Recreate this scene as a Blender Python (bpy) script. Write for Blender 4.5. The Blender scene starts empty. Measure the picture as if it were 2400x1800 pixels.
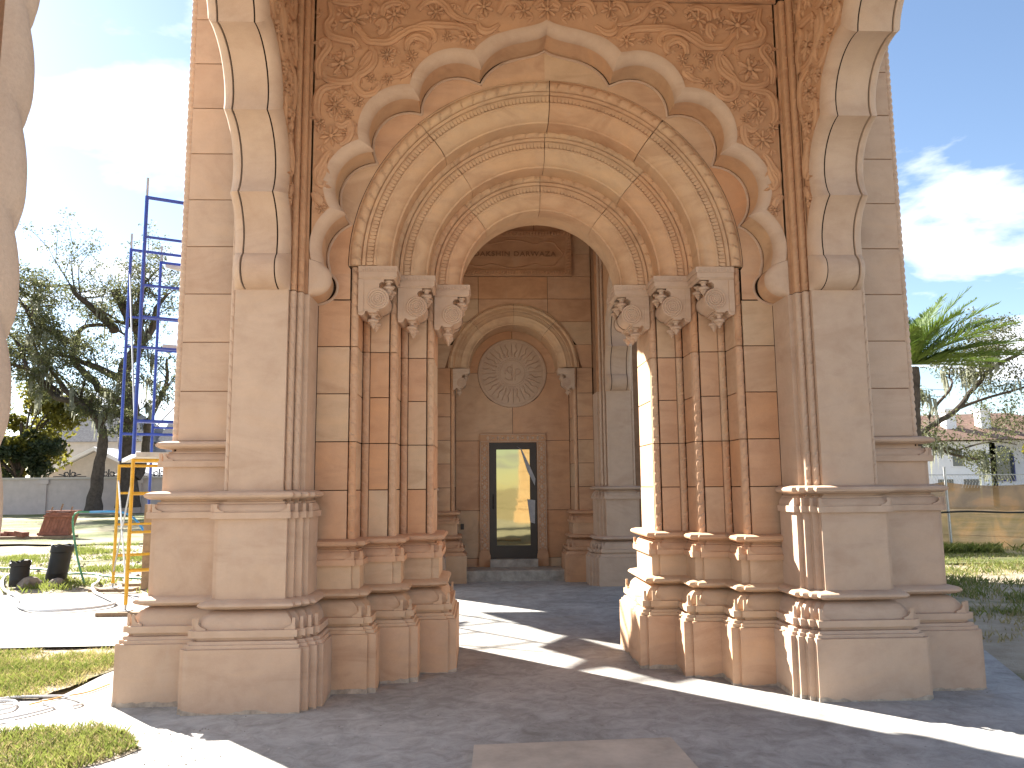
import bpy, bmesh, math, random
import numpy as np
from mathutils import Vector, Matrix
from mathutils.geometry import tessellate_polygon
random.seed(7); rng = np.random.default_rng(7)
sc = bpy.context.scene
col = sc.collection
pi = math.pi
# ------------------------------------------------------------------ camera
cam_d = bpy.data.cameras.new('camera'); cam = bpy.data.objects.new('camera', cam_d); col.objects.link(cam)
cam_d.sensor_fit = 'HORIZONTAL'; cam_d.sensor_width = 36; cam_d.lens = 36*1839.0/2400
cam_d.clip_start = 0.05; cam_d.clip_end = 3000
def cam_axes(yaw, pitch, roll):
    f = Vector((math.sin(yaw)*math.cos(pitch), math.cos(yaw)*math.cos(pitch), math.sin(pitch)))
    r = Vector((math.cos(yaw), -math.sin(yaw), 0)); u = r.cross(f)
    return r*math.cos(roll)+u*math.sin(roll), -r*math.sin(roll)+u*math.cos(roll), f
r_, u_, f_ = cam_axes(math.radians(2.387), math.radians(7.39), math.radians(-0.531))
cam.matrix_world = Matrix(((r_.x, u_.x, -f_.x, -0.597), (r_.y, u_.y, -f_.y, 0), (r_.z, u_.z, -f_.z, 1.6), (0, 0, 0, 1)))
sc.camera = cam
# ------------------------------------------------------------------ sky and sun
SUN_AZ = math.radians(-43.4)      # from +Y towards -X
SUN_EL = math.radians(31)
w = bpy.data.worlds.new('World'); sc.world = w; w.use_nodes = True
nt = w.node_tree; nt.nodes.clear()
out = nt.nodes.new('ShaderNodeOutputWorld'); bg = nt.nodes.new('ShaderNodeBackground')
sky = nt.nodes.new('ShaderNodeTexSky'); sky.sky_type = 'NISHITA'; sky.sun_disc = False
sky.sun_elevation = SUN_EL; sky.sun_rotation = SUN_AZ; sky.air_density = 0.85; sky.dust_density = 0.15; sky.ozone_density = 0.6
bg.inputs['Strength'].default_value = 0.05
tc = nt.nodes.new('ShaderNodeTexCoord')
sep = nt.nodes.new('ShaderNodeSeparateXYZ'); nt.links.new(tc.outputs['Generated'], sep.inputs[0])
def wmath(op, a, b):
    n = nt.nodes.new('ShaderNodeMath'); n.operation = op
    for i, v in enumerate((a, b)):
        if v is None: continue
        if isinstance(v, (int, float)): n.inputs[i].default_value = v
        else: nt.links.new(v, n.inputs[i])
    return n.outputs[0]
den = wmath('ADD', wmath('MAXIMUM', sep.outputs['Z'], 0.0), 0.12)
comb = nt.nodes.new('ShaderNodeCombineXYZ')
nt.links.new(wmath('DIVIDE', sep.outputs['X'], den), comb.inputs[0]); nt.links.new(wmath('DIVIDE', sep.outputs['Y'], den), comb.inputs[1])
cn = nt.nodes.new('ShaderNodeTexNoise'); cn.inputs['Scale'].default_value = 0.9; cn.inputs['Detail'].default_value = 9
cn.inputs['Roughness'].default_value = 0.55; cn.inputs['Distortion'].default_value = 0.25
cmap = nt.nodes.new('ShaderNodeMapping'); cmap.inputs['Location'].default_value = (1.28, -0.73, 3.7)
nt.links.new(comb.outputs[0], cmap.inputs[0]); nt.links.new(cmap.outputs[0], cn.inputs['Vector'])
cr = nt.nodes.new('ShaderNodeValToRGB'); cr.color_ramp.elements[0].position = 0.525; cr.color_ramp.elements[1].position = 0.595
nt.links.new(cn.outputs['Fac'], cr.inputs[0])
mixc = nt.nodes.new('ShaderNodeMixRGB'); mixc.inputs[2].default_value = (6.2, 6.4, 6.8, 1)
nt.links.new(cr.outputs[0], mixc.inputs[0]); nt.links.new(sky.outputs[0], mixc.inputs[1])
nt.links.new(mixc.outputs[0], bg.inputs['Color']); nt.links.new(bg.outputs[0], out.inputs[0])
sun_d = bpy.data.lights.new('sun', 'SUN'); sun_d.energy = 5.0; sun_d.angle = math.radians(0.53); sun_d.color = (1.0, 0.93, 0.82)
sun = bpy.data.objects.new('sun', sun_d); col.objects.link(sun)
ldir = Vector((-math.sin(SUN_AZ)*math.cos(SUN_EL), -math.cos(SUN_AZ)*math.cos(SUN_EL), -math.sin(SUN_EL)))
sun.rotation_euler = ldir.to_track_quat('-Z', 'Y').to_euler(); sun.location = (-20, 25, 25)
sc.view_settings.view_transform = 'Standard'; sc.view_settings.look = 'None'; sc.view_settings.gamma = 1
sc.view_settings.exposure = 2.36
sc.cycles.max_bounces = 10; sc.cycles.diffuse_bounces = 6
# ------------------------------------------------------------------ materials
def nmat(name):
    m = bpy.data.materials.new(name); m.use_nodes = True
    return m, m.node_tree, m.node_tree.nodes['Principled BSDF']
def L(t, a, b): t.links.new(a, b)
def ramp(t, src, stops):
    r = t.nodes.new('ShaderNodeValToRGB'); e = r.color_ramp.elements
    while len(e) < len(stops): e.new(0.5)
    for i, (p, c) in enumerate(stops): e[i].position = p; e[i].color = (*c, 1)
    L(t, src, r.inputs[0]); return r.outputs[0]
def noise(t, vec, scale, detail=6, rough=0.6, dist=0.0):
    n = t.nodes.new('ShaderNodeTexNoise'); n.inputs['Scale'].default_value = scale; n.inputs['Detail'].default_value = detail
    n.inputs['Roughness'].default_value = rough; n.inputs['Distortion'].default_value = dist
    if vec is not None: L(t, vec, n.inputs['Vector'])
    return n.outputs['Fac']
def mixrgb(t, mode, fac, a, b):
    n = t.nodes.new('ShaderNodeMixRGB'); n.blend_type = mode
    for i, v in enumerate((fac, a, b)):
        if isinstance(v, (int, float)): n.inputs[i].default_value = v
        elif isinstance(v, tuple): n.inputs[i].default_value = (*v, 1)
        else: L(t, v, n.inputs[i])
    return n.outputs[0]
def bump(t, b, h, strength, dist=0.01):
    n = t.nodes.new('ShaderNodeBump'); n.inputs['Strength'].default_value = strength; n.inputs['Distance'].default_value = dist
    L(t, h, n.inputs['Height']); L(t, n.outputs[0], b.inputs['Normal'])
def wcoord(t, scale=(1, 1, 1), rnd=True):
    g = t.nodes.new('ShaderNodeNewGeometry'); mp = t.nodes.new('ShaderNodeMapping'); mp.inputs['Scale'].default_value = scale
    L(t, g.outputs['Position'], mp.inputs[0])
    if not rnd: return mp.outputs[0]
    oi = t.nodes.new('ShaderNodeObjectInfo'); mm = t.nodes.new('ShaderNodeMath'); mm.operation = 'MULTIPLY'; mm.inputs[1].default_value = 37
    L(t, oi.outputs['Random'], mm.inputs[0]); cb = t.nodes.new('ShaderNodeCombineXYZ'); L(t, mm.outputs[0], cb.inputs[0]); L(t, mm.outputs[0], cb.inputs[2])
    ad = t.nodes.new('ShaderNodeVectorMath'); ad.operation = 'ADD'; L(t, mp.outputs[0], ad.inputs[0]); L(t, cb.outputs[0], ad.inputs[1])
    return ad.outputs[0]
def stone(name, tones, vein=0.35, bumps=0.25):
    m, t, b = nmat(name)
    oi = t.nodes.new('ShaderNodeObjectInfo')
    r = t.nodes.new('ShaderNodeValToRGB'); r.color_ramp.interpolation = 'LINEAR'; e = r.color_ramp.elements
    while len(e) < len(tones): e.new(0.5)
    for i, c in enumerate(tones): e[i].position = i/(len(tones)-1); e[i].color = (*c, 1)
    L(t, oi.outputs['Random'], r.inputs[0])
    v = wcoord(t, (1.0, 1.0, 2.6)); v2 = wcoord(t)
    bands = ramp(t, noise(t, v, 1.3, 5, 0.62, 1.6), [(0.33, (0.80, 0.74, 0.70)), (0.5, (1, 1, 1)), (0.68, (1.12, 1.08, 1.0))])
    c = mixrgb(t, 'MULTIPLY', vein*2, r.outputs[0], bands)
    blot = ramp(t, noise(t, v2, 5.0, 6, 0.65), [(0.3, (0.90, 0.87, 0.84)), (0.6, (1.04, 1.04, 1.04))])
    c = mixrgb(t, 'MULTIPLY', 0.7, c, blot)
    grain = noise(t, wcoord(t, rnd=False), 260, 3, 0.7)
    c = mixrgb(t, 'MULTIPLY', 0.5, c, ramp(t, grain, [(0.3, (0.84, 0.83, 0.82)), (0.7, (1.1, 1.1, 1.1))]))
    # pale mortar dust and dirt streaks with a shape of their own
    dirt = noise(t, wcoord(t, (3, 3, 0.7)), 2.2, 7, 0.7, 0.4)
    c = mixrgb(t, 'MIX', ramp(t, dirt, [(0.60, (0, 0, 0)), (0.78, (0.35, 0.35, 0.35))]), c, (0.50, 0.40, 0.32))
    L(t, c, b.inputs['Base Color']); b.inputs['Roughness'].default_value = 0.88; b.inputs['Specular IOR Level'].default_value = 0.25
    bump(t, b, mixrgb(t, 'ADD', 1.0, grain, noise(t, v2, 40, 5, 0.6)), bumps, 0.0025)
    return m
def plain(name, colr, rough=0.6, metal=0.0, var=0.15, scale=8, spec=0.4, bs=0.1):
    m, t, b = nmat(name)
    n = noise(t, wcoord(t), scale, 6, 0.65)
    lo = tuple(max(0, x*(1-var)) for x in colr); hi = tuple(x*(1+var) for x in colr)
    L(t, ramp(t, n, [(0.3, lo), (0.7, hi)]), b.inputs['Base Color'])
    b.inputs['Roughness'].default_value = rough; b.inputs['Metallic'].default_value = metal; b.inputs['Specular IOR Level'].default_value = spec
    if bs: bump(t, b, noise(t, wcoord(t), scale*6, 4), bs, 0.004)
    return m
MAT = {}
MAT['block'] = stone('sandstone_block', [(0.57, 0.35, 0.22), (0.58, 0.375, 0.245), (0.57, 0.42, 0.285), (0.57, 0.365, 0.235), (0.57, 0.325, 0.185)], 0.3)
MAT['pale'] = stone('sandstone_pale', [(0.53, 0.385, 0.285), (0.54, 0.40, 0.30), (0.525, 0.375, 0.275)], 0.2)
MAT['carved'] = stone('sandstone_carved', [(0.52, 0.31, 0.185), (0.535, 0.325, 0.195)], 0.3, 0.3)
MAT['ring'] = stone('sandstone_ring', [(0.56, 0.35, 0.215), (0.56, 0.39, 0.25), (0.555, 0.345, 0.21), (0.56, 0.38, 0.24)], 0.36)
MAT['joint'] = plain('dark_joint', (0.035, 0.022, 0.015), 0.95, var=0.3, spec=0.1)
MAT['seam'] = plain('back_stone', (0.30, 0.18, 0.11), 0.95, var=0.2, spec=0.1)
# ------------------------------------------------------------------ mesh helpers
class Mb:
    def __init__(s): s.v = []; s.f = []
    def add(s, vs, fs):
        o = len(s.v); s.v += [tuple(p) for p in vs]; s.f += [tuple(i+o for i in f) for f in fs]
    def box(s, x0, x1, y0, y1, z0, z1):
        s.add([(x0,y0,z0),(x1,y0,z0),(x1,y1,z0),(x0,y1,z0),(x0,y0,z1),(x1,y0,z1),(x1,y1,z1),(x0,y1,z1)],
              [(0,3,2,1),(4,5,6,7),(0,1,5,4),(1,2,6,5),(2,3,7,6),(3,0,4,7)])
    def grid(s, rows, close_u=False, close_v=False):
        n = len(rows); k = len(rows[0]); o = len(s.v)
        for r in rows: s.v += [tuple(p) for p in r]
        for i in range(n if close_u else n-1):
            for j in range(k if close_v else k-1):
                a = (i % n)*k+j; b_ = ((i+1) % n)*k+j; c_ = ((i+1) % n)*k+(j+1) % k; d_ = i*k+(j+1) % k
                s.f.append((o+a, o+b_, o+c_, o+d_))
    def tube(s, pts, rad, n=6, cap=True):
        pts = [Vector(p) for p in pts]; rows = []
        for i, p in enumerate(pts):
            t = (pts[min(i+1, len(pts)-1)]-pts[max(i-1, 0)])
            t = t.normalized() if t.length > 1e-9 else Vector((0, 0, 1))
            a = t.cross(Vector((0.123, 0.31, 0.94))); a = a.normalized() if a.length > 1e-4 else Vector((1, 0, 0)); b_ = t.cross(a)
            r = rad[i] if isinstance(rad, (list, tuple)) else rad
            rows.append([p+(a*math.cos(2*pi*j/n)+b_*math.sin(2*pi*j/n))*r for j in range(n)])
        o = len(s.v); s.grid(rows, close_v=True)
        if cap:
            s.f.append(tuple(o+j for j in range(n))); e = o+(len(pts)-1)*n; s.f.append(tuple(e+n-1-j for j in range(n)))
    def lathe(s, prof, c, n=14):
        s.grid([[(c[0]+r*math.cos(2*pi*j/n), c[1]+r*math.sin(2*pi*j/n), c[2]+z) for j in range(n)] for r, z in prof], close_v=True)
    def poly(s, pts3, loop2):
        # fill a concave outline: pts3 3-D points, loop2 the same points flat
        tr = tessellate_polygon([[Vector((a, b_, 0)) for a, b_ in loop2]])
        s.add(pts3, [tuple(t) for t in tr])
    def prism(s, loop2, f0, f1):
        # loop2 outline; f0/f1 map (a,b)->xyz at the two ends
        n = len(loop2); A = [f0(*p) for p in loop2]; B = [f1(*p) for p in loop2]
        s.poly(A, loop2); s.poly(B, loop2)
        s.add(A+B, [(i, (i+1) % n, n+(i+1) % n, n+i) for i in range(n)])
ROOT_LOC = {}
def link(o, parent):
    col.objects.link(o)
    if parent is not None:
        o.parent = parent
        o.matrix_parent_inverse = Matrix.Translation(-Vector(ROOT_LOC.get(parent.name, (0, 0, 0))))
    return o
def mesh(name, m, mat, mirror=False, smooth=30):
    v = [(-p[0], p[1], p[2]) for p in m.v] if mirror else m.v
    f = [t[::-1] for t in m.f] if mirror else m.f
    d = bpy.data.meshes.new(name); d.from_pydata(v, [], f); d.update()
    if smooth:
        d.polygons.foreach_set('use_smooth', [True]*len(d.polygons)); d.set_sharp_from_angle(angle=math.radians(smooth))
    d.materials.append(mat if not isinstance(mat, str) else MAT[mat])
    return d
def obj(name, m, mat, parent=None, mirror=False, smooth=30):
    return link(bpy.data.objects.new(name, m if isinstance(m, bpy.types.Mesh) else mesh(name, m, mat, mirror, smooth)), parent)
def tag(o, label=None, cat=None, group=None, kind=None):
    if label: o['label'] = label
    if cat: o['category'] = cat
    if group: o['group'] = group
    if kind: o['kind'] = kind
    return o
def thing(name, label, cat, loc=(0, 0, 0), group=None):
    o = bpy.data.objects.new(name, None); o.empty_display_size = 0.3; col.objects.link(o); o.location = loc; ROOT_LOC[o.name] = loc
    return tag(o, label, cat, group)
def fast_mesh(name, V, F, mat):
    V = np.asarray(V, np.float32); F = np.asarray(F, np.int32); d = bpy.data.meshes.new(name); k = F.shape[1]
    d.vertices.add(len(V)); d.vertices.foreach_set('co', V.ravel()); d.loops.add(F.size); d.loops.foreach_set('vertex_index', F.ravel())
    d.polygons.add(len(F)); d.polygons.foreach_set('loop_start', np.arange(0, F.size, k, dtype=np.int32))
    d.polygons.foreach_set('loop_total', np.full(len(F), k, np.int32)); d.update(); d.validate()
    d.materials.append(MAT[mat] if isinstance(mat, str) else mat); return d
# ------------------------------------------------------------------ sweeps, blocks, ropes
def offs(path, d):
    out = []; n = len(path)
    for i, p in enumerate(path):
        ns = []
        for a, b_ in ((i-1, i), (i, i+1)):
            if a < 0 or b_ >= n: continue
            dx = path[b_][0]-path[a][0]; dy = path[b_][1]-path[a][1]; l = math.hypot(dx, dy); ns.append((dy/l, -dx/l))
        if len(ns) == 1: nx, ny = ns[0]
        else:
            nx = ns[0][0]+ns[1][0]; ny = ns[0][1]+ns[1][1]; k = (nx*nx+ny*ny)/2; nx /= k; ny /= k
        out.append((p[0]+nx*d, p[1]+ny*d))
    return out
def sweep(m, path, prof, i0=0, i1=None):
    i1 = len(path)-1 if i1 is None else i1
    cols_ = [offs(path, o) for o, z in prof]
    m.grid([[(cols_[k][i][0], cols_[k][i][1], prof[k][1]) for k in range(len(prof))] for i in range(i0, i1+1)])
def convex(path, i):
    a, b_, c = path[i-1], path[i], path[i+1]
    return (b_[0]-a[0])*(c[1]-b_[1])-(b_[1]-a[1])*(c[0]-b_[0]) > 1e-6
def leaves(m, path, i0, i1, off, z, h):
    P = offs(path, off)
    for i in range(max(1, i0), min(len(path)-1, i1+1)):
        if not convex(path, i): continue
        for j in (i-1, i+1):
            dx = P[j][0]-P[i][0]; dy = P[j][1]-P[i][1]; l = math.hypot(dx, dy); dx /= l; dy /= l
            le = min(0.075, l*0.5); s_ = 1 if j > i else -1
            nx, ny = (dy*s_, -dx*s_)
            cx, cy = P[i]
            pr = [(0, 0), (0, h), (0.008, h*0.96), (le*0.28, h*0.55), (le*0.5, h*0.3), (le, h*0.12), (le, 0)]
            f0 = lambda a, b_: (cx+dx*a+nx*0.002, cy+dy*a+ny*0.002, z+b_)
            f1 = lambda a, b_: (cx+dx*a-nx*0.022, cy+dy*a-ny*0.022, z+b_)
            m.prism(pr, f0, f1)
def LOWER(e=0.0):
    return [(o+e, z) for o, z in [(.21, .45), (.194, .452), (.19, .474), (.176, .476), (.168, .497), (.142, .50), (.142, .521), (.172, .524), (.172, .572), (.128, .575), (.124, .6),
            (.118, .62), (.106, .645), (.085, .67), (.055, .69), (.02, .70), (.012, .71), (.085, .712), (.115, .722), (.132, .737), (.128, .75), (.11, .765), (.05, .78), (.03, .782)]]
def UPPER(dz=0.0, e=0.0):
    return [(o+e, z+dz) for o, z in [(.05, 1.37), (.082, 1.372), (.082, 1.419), (.06, 1.421), (.06, 1.435), (.052, 1.455), (.035, 1.478), (.022, 1.482), (.022, 1.496), (.004, 1.498), (.004, 1.514),
            (.07, 1.52), (.096, 1.535), (.102, 1.55), (.09, 1.566), (.05, 1.578), (-.02, 1.582)]]
def block(m, p0, p1, z0, z1, proud=0.0, th=0.024, g=0.0035):
    dx = p1[0]-p0[0]; dy = p1[1]-p0[1]; l = math.hypot(dx, dy); dx /= l; dy /= l; nx, ny = dy, -dx
    pr = proud+random.uniform(-.0018, .0018)
    a0, a1 = g, l-g; y0, y1 = z0+g, z1-g; c = 0.0028
    R = []
    for dpt, ins in ((pr-th, 0), (pr-c, 0), (pr, c)):
        for a, z in ((a0+ins, y0+ins), (a1-ins, y0+ins), (a1-ins, y1-ins), (a0+ins, y1-ins)):
            R.append((p0[0]+dx*a+nx*dpt, p0[1]+dy*a+ny*dpt, z))
    F = [(8, 9, 10, 11)]
    for b_ in (0, 4):
        for j in range(4): F.append((b_+j, b_+(j+1) % 4, b_+4+(j+1) % 4, b_+4+j))
    m.add(R, F)
def rope(m, pts, N, rad, pitch, n=7, per=10, twist=0.7, soft=False):
    # pts polyline (3-D), N outward vector (constant or list), half-round section with slanted leaf grooves
    P = [Vector(p) for p in pts]; seg = [0.0]
    for a, b_ in zip(P, P[1:]): seg.append(seg[-1]+(b_-a).length)
    tot = seg[-1]; k = max(2, int(tot/pitch*per)); rows = []; j = 0
    for i in range(k+1):
        s_ = tot*i/k
        while j < len(seg)-2 and seg[j+1] < s_: j += 1
        t = (s_-seg[j])/max(1e-9, seg[j+1]-seg[j]); p = P[j].lerp(P[j+1], t); tg = (P[j+1]-P[j]).normalized()
        nn = N if not isinstance(N, list) else N[j].lerp(N[j+1], t); nn = Vector(nn).normalized(); bb = tg.cross(nn)
        row = []
        for q in range(n):
            th = pi*q/(n-1)-pi/2
            ph = s_/pitch+twist*q/(n-1); fr = ph-math.floor(ph)
            if soft: r = rad*(0.66+0.34*max(0, math.sin(pi*fr**.75))**.7)
            else: r = rad*(0.62+0.38*math.sqrt(fr/.88)) if fr < .88 else rad*.58
            row.append(p+nn*(r*math.cos(th))+bb*(rad*math.sin(th)*(0.9+0.1*r/rad)))
        rows.append(row)
    m.grid(rows)
def vrope(x, y, z0, z1, rad=0.03, pitch=0.10, nrm=(0, -1, 0), soft=False, per=10, n=7):
    m = Mb(); rope(m, [(x, y, z0), (x, y, z1)], Vector(nrm), rad, pitch, n, per, soft=soft); return m
# ------------------------------------------------------------------ gateway building
gate = thing('sandstone_gateway', 'carved peach sandstone gateway with scalloped arches, stepped piers and nested round arches', 'gateway', (0, 6.6, 0))
PA = [(-2.555, 6.62), (-2.555, 6.165), (-2.521, 6.165), (-2.521, 6.134), (-2.106, 6.134), (-2.106, 6.19), (-2.06, 6.19), (-2.06, 6.24), (-2.012, 6.24),
      (-2.012, 6.295), (-1.975, 6.295), (-1.975, 6.64), (-1.70, 6.64), (-1.70, 6.67), (-1.635, 6.67), (-1.635, 6.95), (-1.40, 6.95), (-1.40, 6.98), (-1.33, 6.98),
      (-1.33, 7.28), (-1.09, 7.28), (-1.09, 7.31), (-1.02, 7.31), (-1.02, 7.90), (-1.5, 7.90)]
NA = 11                                   # PA[0..11] corner pier, PA[11..] the stepped jamb
PB = [(-3.08, 8.6), (-3.08, 6.47), (-3.03, 6.47), (-3.03, 6.43), (-2.45, 6.43)]
HX, HY = 0.60, 6.77                       # the hall repeats the porch corner pier, nearer the axis
PH = [(x+HX, y+HY) for x, y in PA[:11]]+[(-1.375, 13.53), (-1.10, 13.53), (-1.10, 13.56), (-1.035, 13.56), (-1.035, 14.2), (-0.9, 14.2)]
ZS = [1.17+0.405*k for k in range(13)]
def core(name, loop, z0, z1, mat='joint', mirror=False, parent=gate):
    m = Mb(); m.prism(loop, lambda a, b_: (a, b_, z0), lambda a, b_: (a, b_, z1)); return obj(name, m, mat, parent, mirror, 0)
def inset(path, d): return offs(path, -d)
def mouldings(path, i0, i1, parent, mirror, dz, e=0.0, mat='pale', plinth=True, dado=(0.782, 1.37), alt=None):
    if plinth:
        m = Mb(); sweep(m, path, [(.21+e, -.03), (.21+e, .445), (.205+e, .45), (.1+e, .451)], i0, i1); obj('plinth', m, mat, parent, mirror)
        m = Mb(); sweep(m, path, LOWER(e), i0, i1); leaves(m, path, i0, i1, .152+e, .573, .085); obj('plinth_moulding', m, mat, parent, mirror)
    if alt: i1 = i1-i0; i0 = 0; path = alt
    m = Mb(); sweep(m, path, [(.05+e, dado[0]-.03), (.05+e, dado[1]+dz)], i0, i1); obj('dado', m, mat, parent, mirror)
    m = Mb(); sweep(m, path, UPPER(dz, e), i0, i1); leaves(m, path, i0, i1, .074+e, 1.42+dz, .062); obj('dado_cap', m, mat, parent, mirror)
for mir in (False, True):
    # dark core of the mass behind the facing
    loop = inset(PA, .02)[1:-1]+[(-1.375, 7.88), (-1.375, 8.72), (-1.52, 8.93), (-1.93, 8.93), (-1.93, 8.58), (-3.06, 8.58), (-3.06, 6.45), (-2.535, 6.45)]
    core('masonry_core', loop, -.02, 6.6, 'joint', mir)
    # corner pier
    m = Mb(); sweep(m, PA, [(0, 1.575), (0, 3.16), (-.03, 3.161)], 0, NA); pier = obj('corner_pier', m, 'pale', gate, mir)
    mouldings(PA, 0, NA, pier, mir, 0.0)
    m = Mb(); sweep(m, PA, [(0, 3.164), (0, 5.76)], 4, 10); obj('corner_moulding', m, 'carved', pier, mir)
    for (x, y, z0, z1, r, mt) in ((-2.083, 6.188, 1.585, 3.158, .026, 'pale'), (-2.036, 6.238, 1.585, 3.158, .026, 'pale'), (-2.083, 6.188, 3.166, 5.75, .026, 'carved'), (-2.036, 6.238, 3.166, 5.75, .026, 'carved'), (-2.54, 6.163, 1.585, 5.75, .02, 'pale')):
        obj('rope_moulding', vrope(x, y, z0, z1, r), mt, pier, mir)
    # outer buttress
    m = Mb(); sweep(m, PB, [(-.012, 1.975), (-.012, 6.6)]); but = obj('buttress', m, 'seam', gate, mir)
    mouldings(PB, 0, 4, but, mir, 0.0, .05)
    m = Mb(); sweep(m, PB, [(.05, 1.55), (.05, 1.78)]); obj('dado', m, 'pale', but, mir)
    m = Mb(); sweep(m, PB, UPPER(.40)); leaves(m, PB, 0, 4, .074, 1.42+.40, .062); obj('dado_cap', m, 'pale', but, mir)
    for k in range(2, 13):
        z0 = max(ZS[k], 1.98); z1 = min(ZS[k]+.405, 6.6)
        if z1 <= z0: continue
        m = Mb(); block(m, PB[3], PB[4], z0, z1); obj('stone_block', m, 'pale', but, mir)
        m = Mb(); block(m, (-3.08, 7.5), PB[1], z0, z1); obj('stone_block', m, 'pale', but, mir)
    obj('rope_moulding', vrope(-3.052, 6.472, 1.98, 6.6, .034, .062, (-.5, -1, 0), True), 'pale', but, mir)
    # stepped jamb of three orders
    m = Mb(); sweep(m, PA, [(-.018, 1.1), (-.018, 3.49)], NA, 24); jamb = obj('jamb', m, 'joint', gate, mir)
    mouldings(PA, NA, 23, jamb, mir, -.405, 0, 'block', alt=[(-2.1, 6.64)]+PA[NA+1:])
    segs = [((-1.975, 6.64), (-1.70, 6.64)), ((-1.635, 6.67), (-1.635, 6.95)), ((-1.57, 6.95), (-1.40, 6.95)), ((-1.33, 6.98), (-1.33, 7.28)), ((-1.262, 7.28), (-1.09, 7.28)), ((-1.02, 7.31), (-1.02, 7.90))]
    for q, (a, b_) in enumerate(segs):
        for k in range(6):
            z0, z1 = ZS[k], min(ZS[k]+.405, 3.49)
            if q == 0 and k > 4: continue
            m = Mb(); block(m, a, b_, z0, z1); obj('stone_block', m, 'block', jamb, mir)
    for (xa, xb, y) in ((-1.70, -1.635, 6.668), (-1.635, -1.57, 6.955), (-1.40, -1.33, 6.978), (-1.33, -1.262, 7.285), (-1.09, -1.02, 7.308)):
        for k in range(0, 6, 2):
            z0, z1 = ZS[k], min(ZS[k]+.81, 3.49)
            m = Mb(); block(m, (xa, y+.006), (xb, y+.006), z0, z1, g=.002)
            rope(m, [((xa+xb)/2, y, z0+.004), ((xa+xb)/2, y, z1-.004)], Vector((0, -1, 0)), .0315, .10)
            obj('rope_moulding', m, 'block', jamb, mir)
# ------------------------------------------------------------------ scalloped arches (one design, four places)
RI, RO = .32, .405
CEN = [(-.78, 4.906), (-1.205, 4.574), (-1.482, 4.096), (-1.58, 3.566)]
def isect(c0, c1, r):
    dx, dz = c1[0]-c0[0], c1[1]-c0[1]; d = math.hypot(dx, dz); h = math.sqrt(max(0, r*r-d*d/4)); mx, mz = (c0[0]+c1[0])/2, (c0[1]+c1[1])/2
    A, B = (mx-dz/d*h, mz+dx/d*h), (mx+dz/d*h, mz-dx/d*h)
    return A, B
def arc(c, r, p, q, n):
    a0 = math.atan2(p[1]-c[1], p[0]-c[0]); a1 = math.atan2(q[1]-c[1], q[0]-c[0])
    while a1 < a0: a1 += 2*pi
    return [(c[0]+r*math.cos(a0+(a1-a0)*i/n), c[1]+r*math.sin(a0+(a1-a0)*i/n)) for i in range(n+1)]
def smoothp(P, n):
    out = []; P = [P[0]]+list(P)+[P[-1]]
    for i in range(1, len(P)-2):
        for k in range(n):
            t = k/n; out.append(tuple(.5*((2*P[i][d])+(-P[i-1][d]+P[i+1][d])*t+(2*P[i-1][d]-5*P[i][d]+4*P[i+1][d]-P[i+2][d])*t*t+(-P[i-1][d]+3*P[i][d]-3*P[i+1][d]+P[i+2][d])*t**3) for d in range(len(P[0]))))
    out.append(tuple(P[-2])); return out
def lobes():
    NI = 14; res = []
    ti = [(-.575, 5.165)]; to = [(-.632, 5.293)]
    for a, b_ in zip(CEN, CEN[1:]):
        A, B = isect(a, b_, RI); ti.append(max(A, B, key=lambda p: math.hypot(p[0], p[1]-4.0)))
        A, B = isect(a, b_, RO); to.append(max(A, B, key=lambda p: math.hypot(p[0], p[1]-4.0)))
    I = smoothp([(0, 5.50), (-.06, 5.465), (-.15, 5.437), (-.3, 5.40), (-.42, 5.347), (-.52, 5.26), ti[0]], 3); O = smoothp([(0, 5.585), (-.06, 5.55), (-.15, 5.522), (-.316, 5.482), (-.482, 5.424), (-.582, 5.352), to[0]], 3)
    res.append((I, O))
    for k in range(4):
        c = CEN[k]; ei = ti[k+1] if k < 3 else (-1.878, 3.425); eo = to[k+1] if k < 3 else (-1.96, 3.45)
        I = arc(c, RI, ti[k], ei, NI); O = arc(c, RO, to[k], eo, NI)
        I[0] = ti[k]; I[-1] = ei; O[0] = to[k]
        res.append((I, [(max(u, -1.984), z) for u, z in O]))
    K = smoothp([(-1.878, 3.425), (-1.838, 3.385), (-1.815, 3.33), (-1.82, 3.26), (-1.86, 3.20), (-1.92, 3.168), (-1.978, 3.156)], 3)
    res.append((K, [(-1.984, 3.45-(3.45-3.157)*i/(len(K)-1)) for i in range(len(K))]))
    return res
LOB = lobes()
def flat(P, k):
    n = len(P)-1; return [(P[0][0]+(P[n][0]-P[0][0])*i/n+k*(p[0]-P[0][0]-(P[n][0]-P[0][0])*i/n), P[0][1]+(P[n][1]-P[0][1])*i/n+k*(p[1]-P[0][1]-(P[n][1]-P[0][1])*i/n)) for i, p in enumerate(P)]
LOBS = [(flat(I_, .82), flat(O_, .82)) if 0 < q < 5 else (I_, O_) for q, (I_, O_) in enumerate(LOB)]      # the side arches have shallower lobes
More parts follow.
